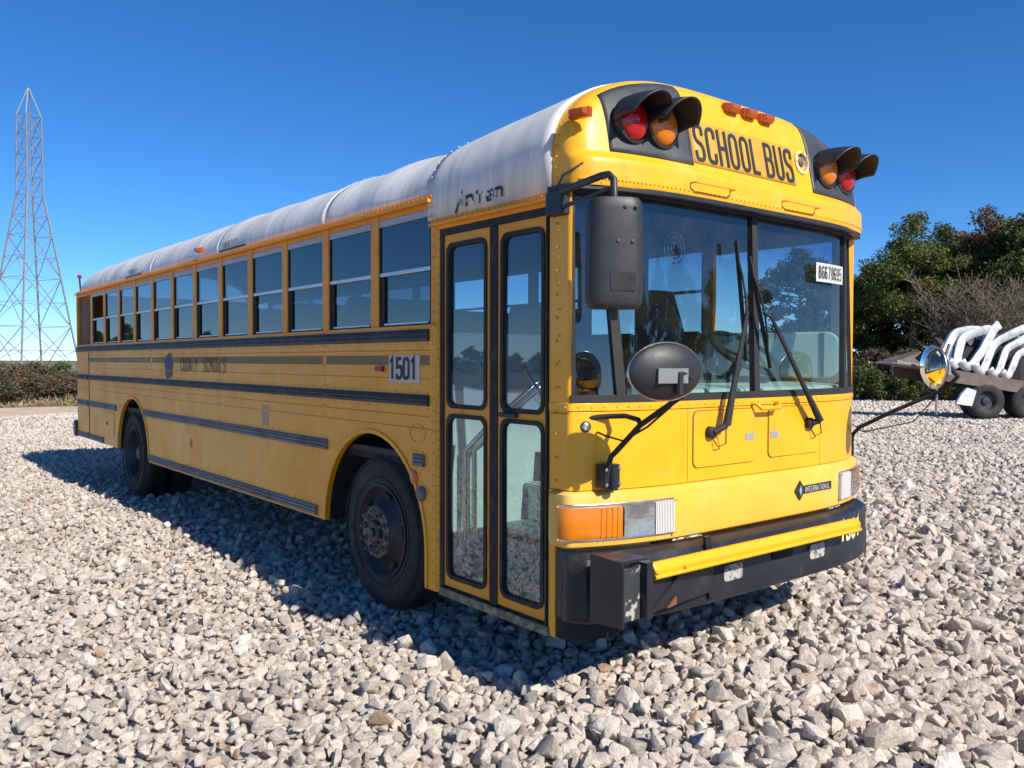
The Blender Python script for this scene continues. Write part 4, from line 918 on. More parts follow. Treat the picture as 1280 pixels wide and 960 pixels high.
MB().tube([(-1.235, .20, 2.285), (-1.26, .16, 2.305), (-1.292, -.12, 2.322), (-1.295, -.165, 2.320), (-1.295, -.195, 2.295), (-1.295, -.2, 2.20)], .016, 10).build('mirror_arm', 'black_plastic', mir, smooth=60)
MB().tube([(-1.235, .19, 2.235), (-1.26, .14, 2.235), (-1.29, -.15, 2.262), (-1.293, -.19, 2.262)], .010, 8).build('mirror_brace', 'black_plastic', mir, smooth=60)
MB().box((-1.265, .155, 2.205), (-1.205, .27, 2.315)).build('mirror_bracket', 'black_plastic', mir, bevel=.008)
MB().tube([(-1.292, -.2, 1.77), (-1.292, -.19, 1.715)], .018, 8).build('mirror_foot', 'black_plastic', mir, smooth=60)
def oval_mirror(c, nrm, rw, rh, name, parent):
    c = Vector(c); nrm = Vector(nrm).normalized(); a = Vector((0, 0, 1)).cross(nrm).normalized(); b = nrm.cross(a)
    el = lambda k, h, n=32: [c+nrm*h+a*rw*k*math.cos(t)+b*rh*k*math.sin(t) for t in [2*math.pi*i/n for i in range(n)]]
    o = MB().grid([el(k, h) for k, h in ((1.0, .0), (1.0, -.012), (.97, -.018), (.90, -.026), (.6, -.048), (.3, -.056), (.02, -.058))], wrap=True).build(name, 'black_plastic', parent, smooth=40)
    MB().grid([el(k, h) for k, h in ((.985, .002), (.9, .012), (.7, .028), (.45, .040), (.2, .046), (.01, .047))], wrap=True).build('convex_glass', 'chrome', o, smooth=60)
    MB().tube(el(1.0, -.003)+[el(1.0, -.003)[0]], .006, 6, False).build('rim', 'chrome_dull', o, smooth=60)
    m = MB(); P = [c-nrm*.062+a*u+b*v for u, v in ((-.07, -.045), (.07, -.045), (.07, .015), (-.07, .015))]; m.prism([p+nrm*.03 for p in P], [p-nrm*.004 for p in P]); m.build('mount_plate', 'chrome_dull', o)
    return o, a, b
om, a_, b_ = oval_mirror((-1.165, -.365, 1.503), (.30, 1, .04), .172, .118, 'crossover_mirror', bus)
MB().tube([(-1.095, .04, .985), (-1.100, .02, 1.06), (-1.102, .0, 1.115), (-1.095, -.03, 1.145), (-1.076, -.15, 1.265), (-1.055, -.31, 1.368), (-1.050, -.36, 1.40), (-1.060, -.405, 1.445), (-1.085, -.43, 1.478), (-1.12, -.435, 1.495), (-1.15, -.43, 1.495)], .0125, 10).build('mirror_arm', 'rubber', om, smooth=60)
MB().tube([(-1.15, -.43, 1.50), (-1.15, -.43, 1.41)], .016, 8).build('mirror_clamp', 'rubber', om)
MB().tube([(-1.13, .12, 1.285), (-1.05, .05, 1.293), (-1.03, -.02, 1.297), (-1.065, -.13, 1.287), (-1.07, -.15, 1.262)], .012, 8).build('mirror_brace', 'rubber', om, smooth=60)
MB().box((-1.115, .02, .965), (-1.02, .085, 1.075)).add([], []).build('arm_bracket', 'bumper_paint', om, bevel=.006)
MB().tube([(-1.068, .018, .96), (-1.068, .018, 1.08)], .022, 10).build('bracket_barrel', 'bumper_paint', om, smooth=60)
for dx in (-.04, .04):
    for z in (.985, 1.055): MB().lathe([(.010, 0), (.009, .005), (.003, .007)], (-1.068+dx, .0195, z), (0, -1, 0), 8, cap1=True).build('bolt', 'chrome_dull', om)
MB().tube([(-1.10, .09, 1.22), (-1.10, .03, 1.205), (-1.085, -.06, 1.19), (-1.06, -.18, 1.26), (-1.045, -.3, 1.355)], .005, 6).build('heater_cable', 'rubber', om, smooth=60)
om2, a_, b_ = oval_mirror((1.115, -.40, 1.515), (-.80, .60, -.04), .135, .122, 'crossover_mirror', bus)
MB().tube([(1.27, .20, .96), (1.27, .17, 1.08), (1.265, .12, 1.13), (1.27, -.10, 1.245), (1.345, -.32, 1.36), (1.36, -.38, 1.40), (1.32, -.45, 1.46), (1.20, -.46, 1.51)], .0125, 10).build('mirror_arm', 'rubber', om2, smooth=60)
MB().box((1.24, .17, .93), (1.29, .25, 1.05)).build('arm_bracket', 'bumper_paint', om2, bevel=.006)
MB().tube([(1.25, .22, 1.18), (1.27, .1, 1.10), (1.30, -.2, 1.18), (1.345, -.32, 1.34)], .004, 5).build('heater_cable', 'rubber', om2, smooth=60)
rv = riv.build('rivets', 'paint_trim', bus, smooth=60); rv['kind'] = 'stuff'
rv = riv_roof.build('roof_rivets', 'paint_roof', bus, smooth=60); rv['kind'] = 'stuff'

# ================================================================== gravel
def stone_mesh(seed, n=15, bev=.10):
    rnd = random.Random(seed); bm = bmesh.new()
    sx_, sy_, sz_ = 1.0, rnd.uniform(.62, .95), rnd.uniform(.48, .78)
    for k in range(n):
        v = Vector((rnd.gauss(0, 1), rnd.gauss(0, 1), rnd.gauss(0, 1))).normalized()*rnd.uniform(.82, 1.08)
        v = Vector([math.copysign(abs(t)**.8, t) for t in v]); bm.verts.new((v.x*sx_, v.y*sy_, v.z*sz_))
    r_ = bmesh.ops.convex_hull(bm, input=bm.verts)
    bmesh.ops.delete(bm, geom=[g for g in r_['geom_interior'] if isinstance(g, bmesh.types.BMVert)], context='VERTS')
    bmesh.ops.dissolve_limit(bm, angle_limit=R(14), verts=bm.verts, edges=bm.edges)
    bmesh.ops.bevel(bm, geom=list(bm.edges), offset=bev, segments=2, profile=.6, affect='EDGES', clamp_overlap=True)
    me = bpy.data.meshes.new('stone'); bm.to_mesh(me); bm.free(); me.materials.append(M['stone']); me.shade_smooth(); me.set_sharp_from_angle(angle=R(38)); return me
PROTO = [stone_mesh(100+i, 10+(i % 5)*2, .07+.02*(i % 3)) for i in range(14)]
rng = np.random.default_rng(3)
cam2 = np.array([CAM.x, CAM.y]); fdir = np.array([math.sin(YAW), math.cos(YAW)]); rdir = np.array([math.cos(YAW), -math.sin(YAW)])
def scatter(d0, d1, spacing, smin, smax, zoff, flat):
    L_ = int((2*d1+8)/spacing); gx, gy = np.meshgrid(np.arange(-L_//2, L_//2), np.arange(-L_//2, L_//2))
    p = np.stack([gx.ravel()*spacing, gy.ravel()*spacing], 1)+rng.uniform(-.5, .5, (gx.size, 2))*spacing*1.0+cam2
    d = p-cam2; dep = d@fdir; lat = d@rdir; dist = np.hypot(d[:, 0], d[:, 1])
    keep = (dist >= d0) & (dist < d1) & (dep > -1.5) & (np.abs(lat) < dep*.80+2.2)
    keep |= (dist >= d0) & (dist < min(d1, 9)) & (p[:, 0] < -1.2) & (p[:, 0] > -7) & (p[:, 1] > -2) & (p[:, 1] < 7)
    keep &= (p[:, 1] < 24+1.5*np.sin(p[:, 0]*.8)) & (p[:, 0] < 33+np.sin(p[:, 1]))
    p = p[keep]; n = len(p); s = smin+(smax-smin)*rng.random(n)**2.2
    lt = (p-cam2)@rdir/np.maximum((p-cam2)@fdir, 1); fine = np.clip(.5+lt*1.3, 0, 1); s = s*(.70+.36*fine)
    z = hills(p[:, 0], p[:, 1])+zoff+rng.uniform(-.012, .012, n)*(.4+.8*fine)
    # stones pressed under the tyres and none poking through them
    for wx, wy in ((-1.04, 1.915), (-1.03, 7.47), (1.04, 1.915), (1.03, 7.47), (-.74, 7.47)):
        m_ = (np.abs(p[:, 0]-wx) < .2) & (np.abs(p[:, 1]-wy) < .25); z[m_] = np.minimum(z[m_], -.03)
    rot = np.stack([rng.uniform(-.55, .55, n)*flat, rng.uniform(-.55, .55, n)*flat, rng.uniform(0, 6.283, n)], 1)
    return np.column_stack([p, z, s, rot, rng.integers(0, len(PROTO), n)])
near = np.concatenate([scatter(0, 13, .053, .036, .060, -.026, 1.2), scatter(0, 13, .17, .046, .088, .004, 1.4)])
far = np.concatenate([scatter(13, 22, .085, .042, .075, -.026, 1.0), scatter(22, 40, .125, .055, .10, -.026, .8)])
allp = np.concatenate([near, far])
# the 300 stones that show largest: nearest ones inside the frame
d = allp[:, :2]-cam2; dep = d@fdir; lat = d@rdir
vis = (dep > 3.2) & (np.abs(lat) < dep*.60) & ((1.54-allp[:, 2])/np.maximum(dep, .1) < .455) & (allp[:, 2] > -.022)
sc_v = np.where(vis, allp[:, 3]/np.maximum(dep, .1), 0); idx = np.argsort(-sc_v)[:300]
for k in idx:
    r_ = allp[k]; o = bpy.data.objects.new('stone', PROTO[int(r_[7])]); C.objects.link(o); o.parent = lot
    o.location = r_[:3]; o.scale = (r_[3],)*3; o.rotation_euler = r_[4:7]
rest = np.delete(allp, idx, 0)
gm = bpy.data.meshes.new('gravel'); gm.from_pydata([tuple(x) for x in rest[:, :3]], [], [])
for nm, typ, dat in (('rot', 'FLOAT_VECTOR', rest[:, 4:7]), ('scl', 'FLOAT', rest[:, 3]), ('pick', 'INT', rest[:, 7].astype(np.int32))):
    at = gm.attributes.new(nm, typ, 'POINT'); at.data.foreach_set('vector' if typ == 'FLOAT_VECTOR' else 'value', np.ascontiguousarray(dat).ravel().astype(np.float32 if typ != 'INT' else np.int32))
gv = link('gravel', gm, 'stone', lot); tag(gv, 'pale angular crushed stones covering the lot', kind='stuff')
ng = bpy.data.node_groups.new('gravel_scatter', 'GeometryNodeTree'); ng.interface.new_socket('Geometry', in_out='INPUT', socket_type='NodeSocketGeometry'); ng.interface.new_socket('Geometry', in_out='OUTPUT', socket_type='NodeSocketGeometry')
gi = ng.nodes.new('NodeGroupInput'); go = ng.nodes.new('NodeGroupOutput'); jn = ng.nodes.new('GeometryNodeJoinGeometry'); ip = ng.nodes.new('GeometryNodeInstanceOnPoints')
for me in PROTO[::-1]:
    ob = bpy.data.objects.new('stone_form', me)        # never linked to the scene: only its mesh is read
    oi_ = ng.nodes.new('GeometryNodeObjectInfo'); oi_.inputs['Object'].default_value = ob; oi_.inputs['As Instance'].default_value = False
    gt = ng.nodes.new('GeometryNodeGeometryToInstance'); ng.links.new(oi_.outputs['Geometry'], gt.inputs[0]); ng.links.new(gt.outputs[0], jn.inputs[0])
def attr(nm, t):
    a = ng.nodes.new('GeometryNodeInputNamedAttribute'); a.data_type = t; a.inputs['Name'].default_value = nm
    return [x for x in a.outputs if x.enabled and x.name == 'Attribute'][0]
ng.links.new(gi.outputs[0], ip.inputs['Points']); ng.links.new(jn.outputs[0], ip.inputs['Instance']); ip.inputs['Pick Instance'].default_value = True
ng.links.new(attr('pick', 'INT'), ip.inputs['Instance Index'])
e2r = ng.nodes.new('FunctionNodeEulerToRotation'); ng.links.new(attr('rot', 'FLOAT_VECTOR'), e2r.inputs[0]); ng.links.new(e2r.outputs[0], ip.inputs['Rotation'])
ng.links.new(attr('scl', 'FLOAT'), ip.inputs['Scale']); ng.links.new(ip.outputs[0], go.inputs[0])
gmod = gv.modifiers.new('scatter', 'NODES'); gmod.node_group = ng

# ================================================================== vegetation
def quads(name, P, U, V, material):
    """P centres, U/V half vectors -> one mesh of separate leaf faces (rhomb shaped)"""
    n = len(P); v = np.stack([P-U, P-V*.8+U*.1, P+U, P+V*.8+U*.1], 1).reshape(-1, 3)
    me = bpy.data.meshes.new(name); me.vertices.add(4*n); me.vertices.foreach_set('co', v.ravel().astype(np.float32))
    me.loops.add(4*n); me.loops.foreach_set('vertex_index', np.arange(4*n, dtype=np.int32)); me.polygons.add(n)
    me.polygons.foreach_set('loop_start', np.arange(0, 4*n, 4, dtype=np.int32)); me.polygons.foreach_set('loop_total', np.full(n, 4, dtype=np.int32))
    me.update(); me.validate(); me.materials.append(M[material]); return me
def leaves(centers, radii, per, size, rg, flat=.75, up=.35):
    P = []; 
    for c, r in zip(centers, radii):
        k = int(per*(r**1.5)); q_ = rg.normal(0, 1, (k, 3)); q_ /= np.linalg.norm(q_, axis=1)[:, None]+1e-6
        P.append(np.array(c)+q_*(rg.random((k, 1))**.45)*r*np.array([1, 1, flat]))
    P = np.concatenate(P); n = len(P)
    U = rg.normal(0, 1, (n, 3)); U /= np.linalg.norm(U, axis=1)[:, None]; N = rg.normal(0, 1, (n, 3))+np.array([0, 0, up]); V = np.cross(N, U); V /= np.linalg.norm(V, axis=1)[:, None]+1e-6
    s = size*rg.uniform(.6, 1.3, (n, 1)); return P, U*s, V*s*.6
def branch(mb, p, d, l, r, depth, rg, tips, spread=.6, n=5, segs=3, lift=.15, minr=.008, split=(2, 4)):
    pts = [p]; rs = [r]; dd = d.copy()
    for k in range(segs):
        dd = dd+Vector((rg.normal(0, .16), rg.normal(0, .16), rg.normal(0, .10)+lift*.25)); dd.normalize()
        pts.append(pts[-1]+dd*l/segs); rs.append(max(minr, r*(1-.45*(k+1)/segs)))
    mb.tube(pts, rs, n if r > .03 else 3, cap=False)
    if depth == 0: tips.append(pts[-1]); return
    for k in range(rg.integers(*split)+1):
        t = rg.uniform(.35, 1.0); i = min(segs-1, int(t*segs)); q_ = pts[i].lerp(pts[i+1], t*segs-i)
        a = Vector((rg.normal(0, 1), rg.normal(0, 1), rg.normal(0, .55)+lift)).normalized()
        nd = (dd*(1-spread)+a*spread).normalized(); branch(mb, q_, nd, l*rg.uniform(.55, .8), rs[i]*rg.uniform(.5, .68), depth-1, rg, tips, spread, n, segs, lift, minr, split)
def make_tree(kind, h, seed):
    """returns (trunk mesh, crown mesh or None)"""
    rg = np.random.default_rng(seed); mb = MB(); tips = []
    if kind == 'bare':
        p = Vector((0, 0, -.1))
        for k in range(3):
            a = rg.uniform(0, 6.28); branch(mb, p+Vector((.15*math.cos(a), .15*math.sin(a), 0)), Vector((.35*math.cos(a), .35*math.sin(a), 1)).normalized(), h*.36, h*.017, 5, rg, tips, .60, 6, 3, .22, .011, (2, 4))
        me = mb.mesh('trunk', smooth=60, fix=False); me.materials.append(M['bark_twig'])
        T = np.array([tuple(t) for t in tips]); sel = T[rg.random(len(T)) < .35]
        P, U, V = leaves(sel, np.full(len(sel), .30), 28, .045, rg); return me, quads('crown', P, U, V, 'leaf_scrub')
    lowf = {'pine': .42, 'oak': .22, 'red': .35}[kind]
    pts = [Vector((0, 0, -.2))]; 
    for k in range(1, 9): pts.append(Vector((rg.normal(0, .05)*k*.25, rg.normal(0, .05)*k*.25, h*.9*k/8)))
    mb.tube(pts, [h*.022*(1-.85*k/8) for k in range(9)], 8, cap=False)
    cs_, rs_ = [], []
    nb = {'pine': 44, 'oak': 60, 'red': 40}[kind]; wid = {'pine': .30, 'oak': .36, 'red': .24}[kind]*h
    for k in range(nb):
        t = lowf+(1-lowf)*rg.random()**.8; i = min(7, int(t*.9*8)); base = pts[i].lerp(pts[i+1], min(1, t*.9*8-i)) if i < 8 else pts[8]
        u = (t-lowf)/(1-lowf); prof = {'pine': math.sin(math.pi*min(1, .20+u*.78))**.7, 'oak': math.sin(math.pi*min(1, .22+u*.72))**.6, 'red': math.sin(math.pi*min(1, .15+u*.8))**.8}[kind]
        a = rg.uniform(0, 6.283); rad = wid*prof*rg.uniform(.45, 1.05); tip = base+Vector((rad*math.cos(a), rad*math.sin(a), rad*rg.uniform(.05, .5)))
        mid = base.lerp(tip, .5)+Vector((rg.normal(0, .1), rg.normal(0, .1), -.05*rad)); mb.tube([base-Vector((0, 0, .1)), mid, tip], [h*.007, h*.005, h*.002], 4, cap=False)
        cs_.append(tuple(tip)); rs_.append(h*rg.uniform(.045, .095)); 
        for e in range(2):
            q_ = mid.lerp(tip, rg.uniform(.2, 1))+Vector((rg.normal(0, .3), rg.normal(0, .3), rg.normal(0, .25))); cs_.append(tuple(q_)); rs_.append(h*rg.uniform(.03, .065))
    for k in range(7): cs_.append((pts[8].x+rg.normal(0, h*.03), pts[8].y+rg.normal(0, h*.03), h*(.86+.016*k))); rs_.append(h*(.085-.006*k))
    me = mb.mesh('trunk', smooth=60, fix=False); me.materials.append(M['bark'])
    per = {'pine': 420, 'oak': 400, 'red': 230}[kind]
    P, U, V = leaves(cs_, rs_, per, {'pine': .085, 'oak': .095, 'red': .10}[kind], rg, .7)
    return me, quads('crown', P, U, V, {'pine': 'leaf_pine', 'oak': 'leaf_oak', 'red': 'leaf_red'}[kind])
TM = {}
def tree(name, key, seed, h, pos, label, sc=1.0, rz=0, group=None, cat='tree', z=-.05):
    k = (key, seed)
    if k not in TM: TM[k] = make_tree(key, h, seed)
    t = empty(name, (pos[0], pos[1], z), (0, 0, rz)); t.scale = (sc, sc, sc); tag(t, label, cat, group)
    o = bpy.data.objects.new('trunk', TM[k][0]); C.objects.link(o); o.parent = t
    if TM[k][1]: o = bpy.data.objects.new('crown', TM[k][1]); C.objects.link(o); o.parent = t
def at(px, dist):                      # bearing given as a picture column of the photo, metres from the camera
    a = YAW+math.atan((px-640)/1053); return (CAM.x+dist*math.sin(a), CAM.y+dist*math.cos(a))
GR = 'trees at the right edge of the lot'
tree('pine_tree', 'pine', 11, 9.6, at(1140, 44), 'tall rounded dark evergreen beside the bus windshield, highest crown there', .92, .4, GR)
tree('evergreen_tree', 'oak', 12, 7.0, at(1083, 47), 'lower green tree showing just past the front corner of the bus', .95, 2.0, GR)
tree('bare_tree', 'bare', 13, 7.8, at(1196, 40), 'wide leafless grey tree with pale branches, left of the loaded trailer', .95, .3, GR)
tree('red_leaved_tree', 'red', 14, 10.4, at(1232, 46), 'slender tree with reddish autumn leaves at its top', .88, 1.0, GR)
tree('evergreen_tree', 'oak', 12, 7.0, at(1292, 45), 'dark dense evergreen cut by the right edge of the photo', 1.28, 4.1, GR)
tree('bare_tree', 'bare', 15, 7.0, at(1282, 39), 'leafless brown tree behind the load at the right edge', .95, 2.5, GR)
tree('evergreen_tree', 'oak', 12, 7.0, at(1165, 50), 'shaded evergreen filling the gap behind the bare grey tree', 1.15, 3.2, GR)
tree('pine_tree', 'pine', 11, 9.6, at(1205, 54), 'evergreen showing behind the slender reddish tree', .95, 2.2, GR)
tree('evergreen_tree', 'oak', 12, 7.0, at(1108, 49), 'green tree between the bus corner and the tall rounded evergreen', 1.05, 1.6, GR)
tree('pine_tree', 'pine', 11, 9.6, at(1255, 52), 'evergreen between the slender reddish tree and the right edge', .98, 5.0, GR)
tree('pine_tree', 'pine', 11, 9.6, at(1178, 47), 'evergreen rising straight behind the leafless grey tree', .90, 3.9, GR)
tree('evergreen_tree', 'oak', 12, 7.0, at(1050, 50), 'green tree partly hidden behind the bus front, seen through its glass', 1.0, 5.2, GR)
tree('evergreen_tree', 'oak', 12, 7.0, at(1000, 52), 'green tree wholly behind the bus front, seen through the windshield', 1.2, .9, GR)
# shrubs along the foot of the trees and the brush at the left
SM = {}
def shrub_mesh(seed, w_, h, mt, per=900, size=.07, stems=26):
    rg = np.random.default_rng(seed); mb = MB(); cs_, rs_ = [], []
    for k in range(stems):
        a = rg.uniform(0, 6.283); rr = w_*.5*math.sqrt(rg.random()); tip = Vector((rr*math.cos(a), rr*math.sin(a), h*rg.uniform(.45, 1.0)*(1-.35*(rr/(w_*.5))**2)))
        b = Vector((tip.x*.45, tip.y*.45, -.05)); mb.tube([b, b.lerp(tip, .6)+Vector((rg.normal(0, .06), rg.normal(0, .06), 0)), tip], [.02, .012, .004], 3, cap=False)
        cs_.append(tuple(tip)); rs_.append(h*rg.uniform(.10, .22)); cs_.append(tuple(b.lerp(tip, .55))); rs_.append(h*rg.uniform(.10, .2))
        for e in range(4):
            t2 = b.lerp(tip, rg.uniform(.3, .95)); mb.tube([t2, t2+Vector((rg.normal(0, .25), rg.normal(0, .25), rg.uniform(.05, .4)))*min(1, h*.6)], [.008, .003], 3, cap=False)
    me = mb.mesh('stems', smooth=60, fix=False); me.materials.append(M['bark_pale'])
    P, U, V = leaves(cs_, rs_, per, size, rg, .9); P[:, 2] = np.abs(P[:, 2]); return me, quads('foliage', P, U, V, mt)
def shrub(name, key, pos, label, sc, rz, group, args):
    if key not in SM: SM[key] = shrub_mesh(*args)
    t = empty(name, (pos[0], pos[1], -.03), (0, 0, rz)); t.scale = (sc[0], sc[1], sc[2]*(.82 if name == 'roadside_bush' else 1.0)); tag(t, label, 'shrub', group)
    for nm, me in zip(('stems', 'foliage'), SM[key]): o = bpy.data.objects.new(nm, me); C.objects.link(o); o.parent = t
G2 = 'undergrowth below the trees'
for i, (px, ds, hh, key) in enumerate(((1072, 37, 1.5, 'g'), (1092, 39, 1.9, 'd'), (1112, 37, 1.3, 'g'), (1135, 39, 1.9, 'd'), (1160, 38.5, 1.5, 'g'), (1185, 39.5, 1.8, 'd'), (1215, 40, 1.5, 'g'), (1250, 40, 1.7, 'd'), (1285, 40, 1.6, 'g'))):
    shrub('undergrowth_bush', 'u'+key, at(px, ds), 'low '+('green' if key == 'g' else 'dark brown-green')+' bush at the foot of the trees, '+['first', 'second', 'third', 'fourth', 'fifth', 'sixth', 'seventh', 'eighth', 'ninth'][i]+' right of the bus', (1.1, 1.1, hh/1.5), i*1.3, G2,
          (31, 2.6, 1.5, 'leaf_oak', 1500, .06, 30) if key == 'g' else (32, 3.0, 1.6, 'leaf_scrub', 1200, .055, 40))
G3 = 'brush at the left edge of the sandy strip'
for i, (px, ds, sc, key, lb) in enumerate(((-22, 34.5, (1.1, 1.1, .95), 'b', 'dry brown bush cut by the left edge of the photo'), (6, 37, (1.0, 1, 1.15), 'e', 'green bush at the far left below the pylon leg'), (14, 34, (1.1, 1, .95), 'b', 'dry brown bush left of the tallest brush'),
        (30, 35.5, (1.2, 1.2, 1.15), 'b', 'tallest reddish-brown bush below the pylon'), (47, 37.5, (1.1, 1, 1.1), 'e', 'green bush behind the middle of the brush'), (55, 34.4, (1.2, 1, .85), 'b', 'dry bush in front of the green one, mid brush'),
        (74, 37, (1.1, 1, 1.15), 'e', 'rightmost green bush beside the bus rear'), (84, 34.5, (1.1, 1, .85), 'b', 'dry grassy bush next to the rear of the bus'), (108, 35.5, (1.1, 1, 1.0), 'b', 'dry bush mostly hidden behind the bus rear'))):
    shrub('roadside_bush', 'l'+key, at(px, ds), lb, sc, i*1.7, G3, (41, 2.6, 1.45, 'leaf_scrub', 1500, .05, 60) if key == 'b' else (42, 2.4, 1.5, 'leaf_green', 1300, .05, 34))
rg = np.random.default_rng(5); n = 9000
px_ = rg.uniform(-60, 150, n); ds_ = rg.uniform(32.6, 38, n); a = YAW+np.arctan((px_-640)/1053); P = np.stack([CAM.x+ds_*np.sin(a), CAM.y+ds_*np.cos(a), np.zeros(n)], 1)
hh = rg.uniform(.15, .55, n)*np.clip((ds_-32.4), .3, 1); P[:, 2] = hh/2-.04; U = np.stack([rg.normal(0, .10, n), rg.normal(0, .10, n), hh/2], 1); V = np.stack([rg.normal(0, .02, n), rg.normal(0, .02, n), np.zeros(n)], 1)
o = link('dry_grass', quads('dry_grass', P, U, V, 'grass_dry'), None); tag(o, 'dry straw-coloured grass in front of the brush at the left', 'grass', kind='stuff')
# trees behind and beside the camera: seen mirrored in the glass
MG = 'trees across the lot, mirrored in the glass'
WS = [(14, -40, 'oak', 1.35, 'broad dark tree mirrored in the left windshield pane'), (22, -44, 'oak', 1.5, 'dark tree mirrored beside the driver seat'), (27, -47, 'pine', 1.5, 'tall evergreen mirrored left of the windshield divider'), (33, -44, 'oak', 1.7, 'spreading tree mirrored at the windshield divider'), (41, -43, 'oak', 1.9, 'spreading tree mirrored in the right windshield pane'), (50, -46, 'pine', 1.7, 'evergreen mirrored beside the white sticker'), (58, -44, 'oak', 2.0, 'tree mirrored at the far right of the windshield')]
for i in range(30):                    # a far belt of trees beyond the door side of the bus
    t_ = i/29; an = R(50-45*t_); ds = 105+16*math.sin(i*2.1)
    WS.append((-ds*math.sin(an)+1.5, -2.7+ds*math.cos(an), ('oak', 'oak', 'pine')[i % 3], .62+.55*t_**2+.12*math.sin(i*1.7), 'low tree of the far belt, seen only mirrored in the side glass'))
for i, (x, y, key, sc, lb) in enumerate(WS):
    tree('distant_tree', key, {'oak': 12, 'pine': 11}[key], {'oak': 7, 'pine': 9.6}[key], (x, y), lb, sc*(.72 if key == 'pine' else 1), i*.9, MG if i < 7 else 'far belt of trees mirrored in the side glass', z=-.05 if i < 7 else -2.0*sc)

# ================================================================== pylon
pc = at(40, 172); py = empty('lattice_pylon', (pc[0], pc[1], -1.0), (0, 0, R(24))); tag(py, 'tall grey steel lattice transmission tower behind the brush', 'pylon')
ORG[py.name] = Vector((0, 0, 0))
HZ = [(0, 5.6), (8.5, 4.45), (17.0, 3.4), (24.5, 2.45), (31.5, 1.5), (45.5, 1.38), (50.3, .06)]
def hwid(z): return float(np.interp(z, [a for a, b in HZ], [b for a, b in HZ]))
cor = ((-1, -1), (1, -1), (1, 1), (-1, 1))
def cp(c, z): return Vector((cor[c][0]*hwid(z), cor[c][1]*hwid(z), z))
for c in range(4):
    for (z0, _), (z1, _) in zip(HZ[:-1], HZ[1:]): MB().beam(cp(c, z0), cp(c, z1), .24 if z0 < 31 else .18).build('leg', 'galvanized', py)
levels = [0, 8.5, 17.0, 24.5, 28, 31.5, 35, 38.5, 42, 45.5]
for c in range(4):
    d_ = (c+1) % 4
    for k in range(len(levels)-1):
        z0, z1 = levels[k], levels[k+1]; t = .10 if z0 < 24 else .08
        MB().beam(cp(c, z0), cp(d_, z1), t).build('brace', 'galvanized', py); MB().beam(cp(d_, z0), cp(c, z1), t).build('brace', 'galvanized', py)
        MB().beam(cp(c, z1), cp(d_, z1), t*.9).build('girt', 'galvanized', py)
        if z0 < 24:
            zm = (z0+z1)/2; m_ = (cp(c, zm)+cp(d_, zm))/2
            for e in (c, d_): MB().beam(cp(e, zm), (cp(e, z0)+m_)/2*.5+m_*.5, t*.6).build('brace', 'galvanized', py)
            MB().beam(cp(c, zm), cp(d_, zm), t*.6).build('girt', 'galvanized', py)

# ================================================================== trailer with its load
tp = Vector((21.13, 7.82, 0)); tr = empty('flatbed_trailer', tuple(tp), (0, 0, -YAW)); ORG[tr.name] = Vector((0, 0, 0))
tag(tr, 'rusty tandem-axle flatbed trailer with raised nose at the right edge of the lot', 'trailer')
TL = -.155                              # bed slopes down to the right: z falls with x
def bz(u): return .86+TL*(u-.0)
def bedbox(u0, u1, v0, v1, h0, h1): return MB().prism([(u0, v0, bz(u0)+h0), (u0, v1, bz(u0)+h0), (u0, v1, bz(u0)+h1), (u0, v0, bz(u0)+h1)], [(u1, v0, bz(u1)+h0), (u1, v1, bz(u1)+h0), (u1, v1, bz(u1)+h1), (u1, v0, bz(u1)+h1)])
for v in (-1.0, 1.0): bedbox(-1.65, 4.6, v-.04, v+.04, 0, .34).build('side_beam', 'trailer_steel', tr)
for k in range(9): bedbox(-1.6+k*.68, -1.6+k*.68+.62, -.95, .95, .30, .345).build('deck_plank', 'wood', tr)
bedbox(-2.2, -1.6, -.5, .5, .30, .40).build('nose_plate', 'galvanized', tr); MB().prism([(-2.45, -.55, 1.52), (-2.45, .55, 1.52), (-1.55, .55, 1.42), (-1.55, -.55, 1.42)], [(-2.0, -.3, 1.62), (-2.0, .3, 1.62), (-1.45, .3, 1.85), (-1.45, -.3, 1.85)]).build('nose_cover', 'trailer_steel', tr)
for u in (.0, 1.18):
    for v in (-.92, -.6):
        o_ = (u, v, .50); wr = MB().lathe([(.27, -.12), (.33, -.14), (.44, -.13), (.49, -.09), (.50, 0), (.49, .09), (.44, .13), (.33, .14), (.27, .12)], o_, (0, -1, 0), 28).build('wheel', 'tyre', tr, smooth=40)
        MB().lathe([(.275, .12), (.25, .10), (.22, .03), (.10, .02), (.09, .07), (.04, .08)], o_, (0, -1, 0), 22, cap1=True).build('rim', 'steel_dark', wr, smooth=40)
    MB().tube([(u, -.9, .5), (u, .9, .5)], .06).build('axle', 'underbody', tr)
MB().prism([(-.85, -1.06, .42), (-.42, -1.06, .36), (-.30, -1.06, .78), (-.55, -1.06, .86), (-.70, -1.06, .70)], [(-.85, -.96, .42), (-.42, -.96, .36), (-.30, -.96, .78), (-.55, -.96, .86), (-.70, -.96, .70)]).build('fender_panel', 'plastic_white', tr)
for u in (.15, 2.1): MB().box((u-.1, -.7, .3), (u+.1, .7, .9)).build('suspension', 'underbody', tr)
MB().tube([(-1.3, -.9, bz(-1.3)), (-1.3, -.9, .12)], .03).build('landing_leg', 'galvanized', tr)
W2 = Matrix.Translation(tp) @ Matrix.Rotation(-YAW, 4, 'Z')
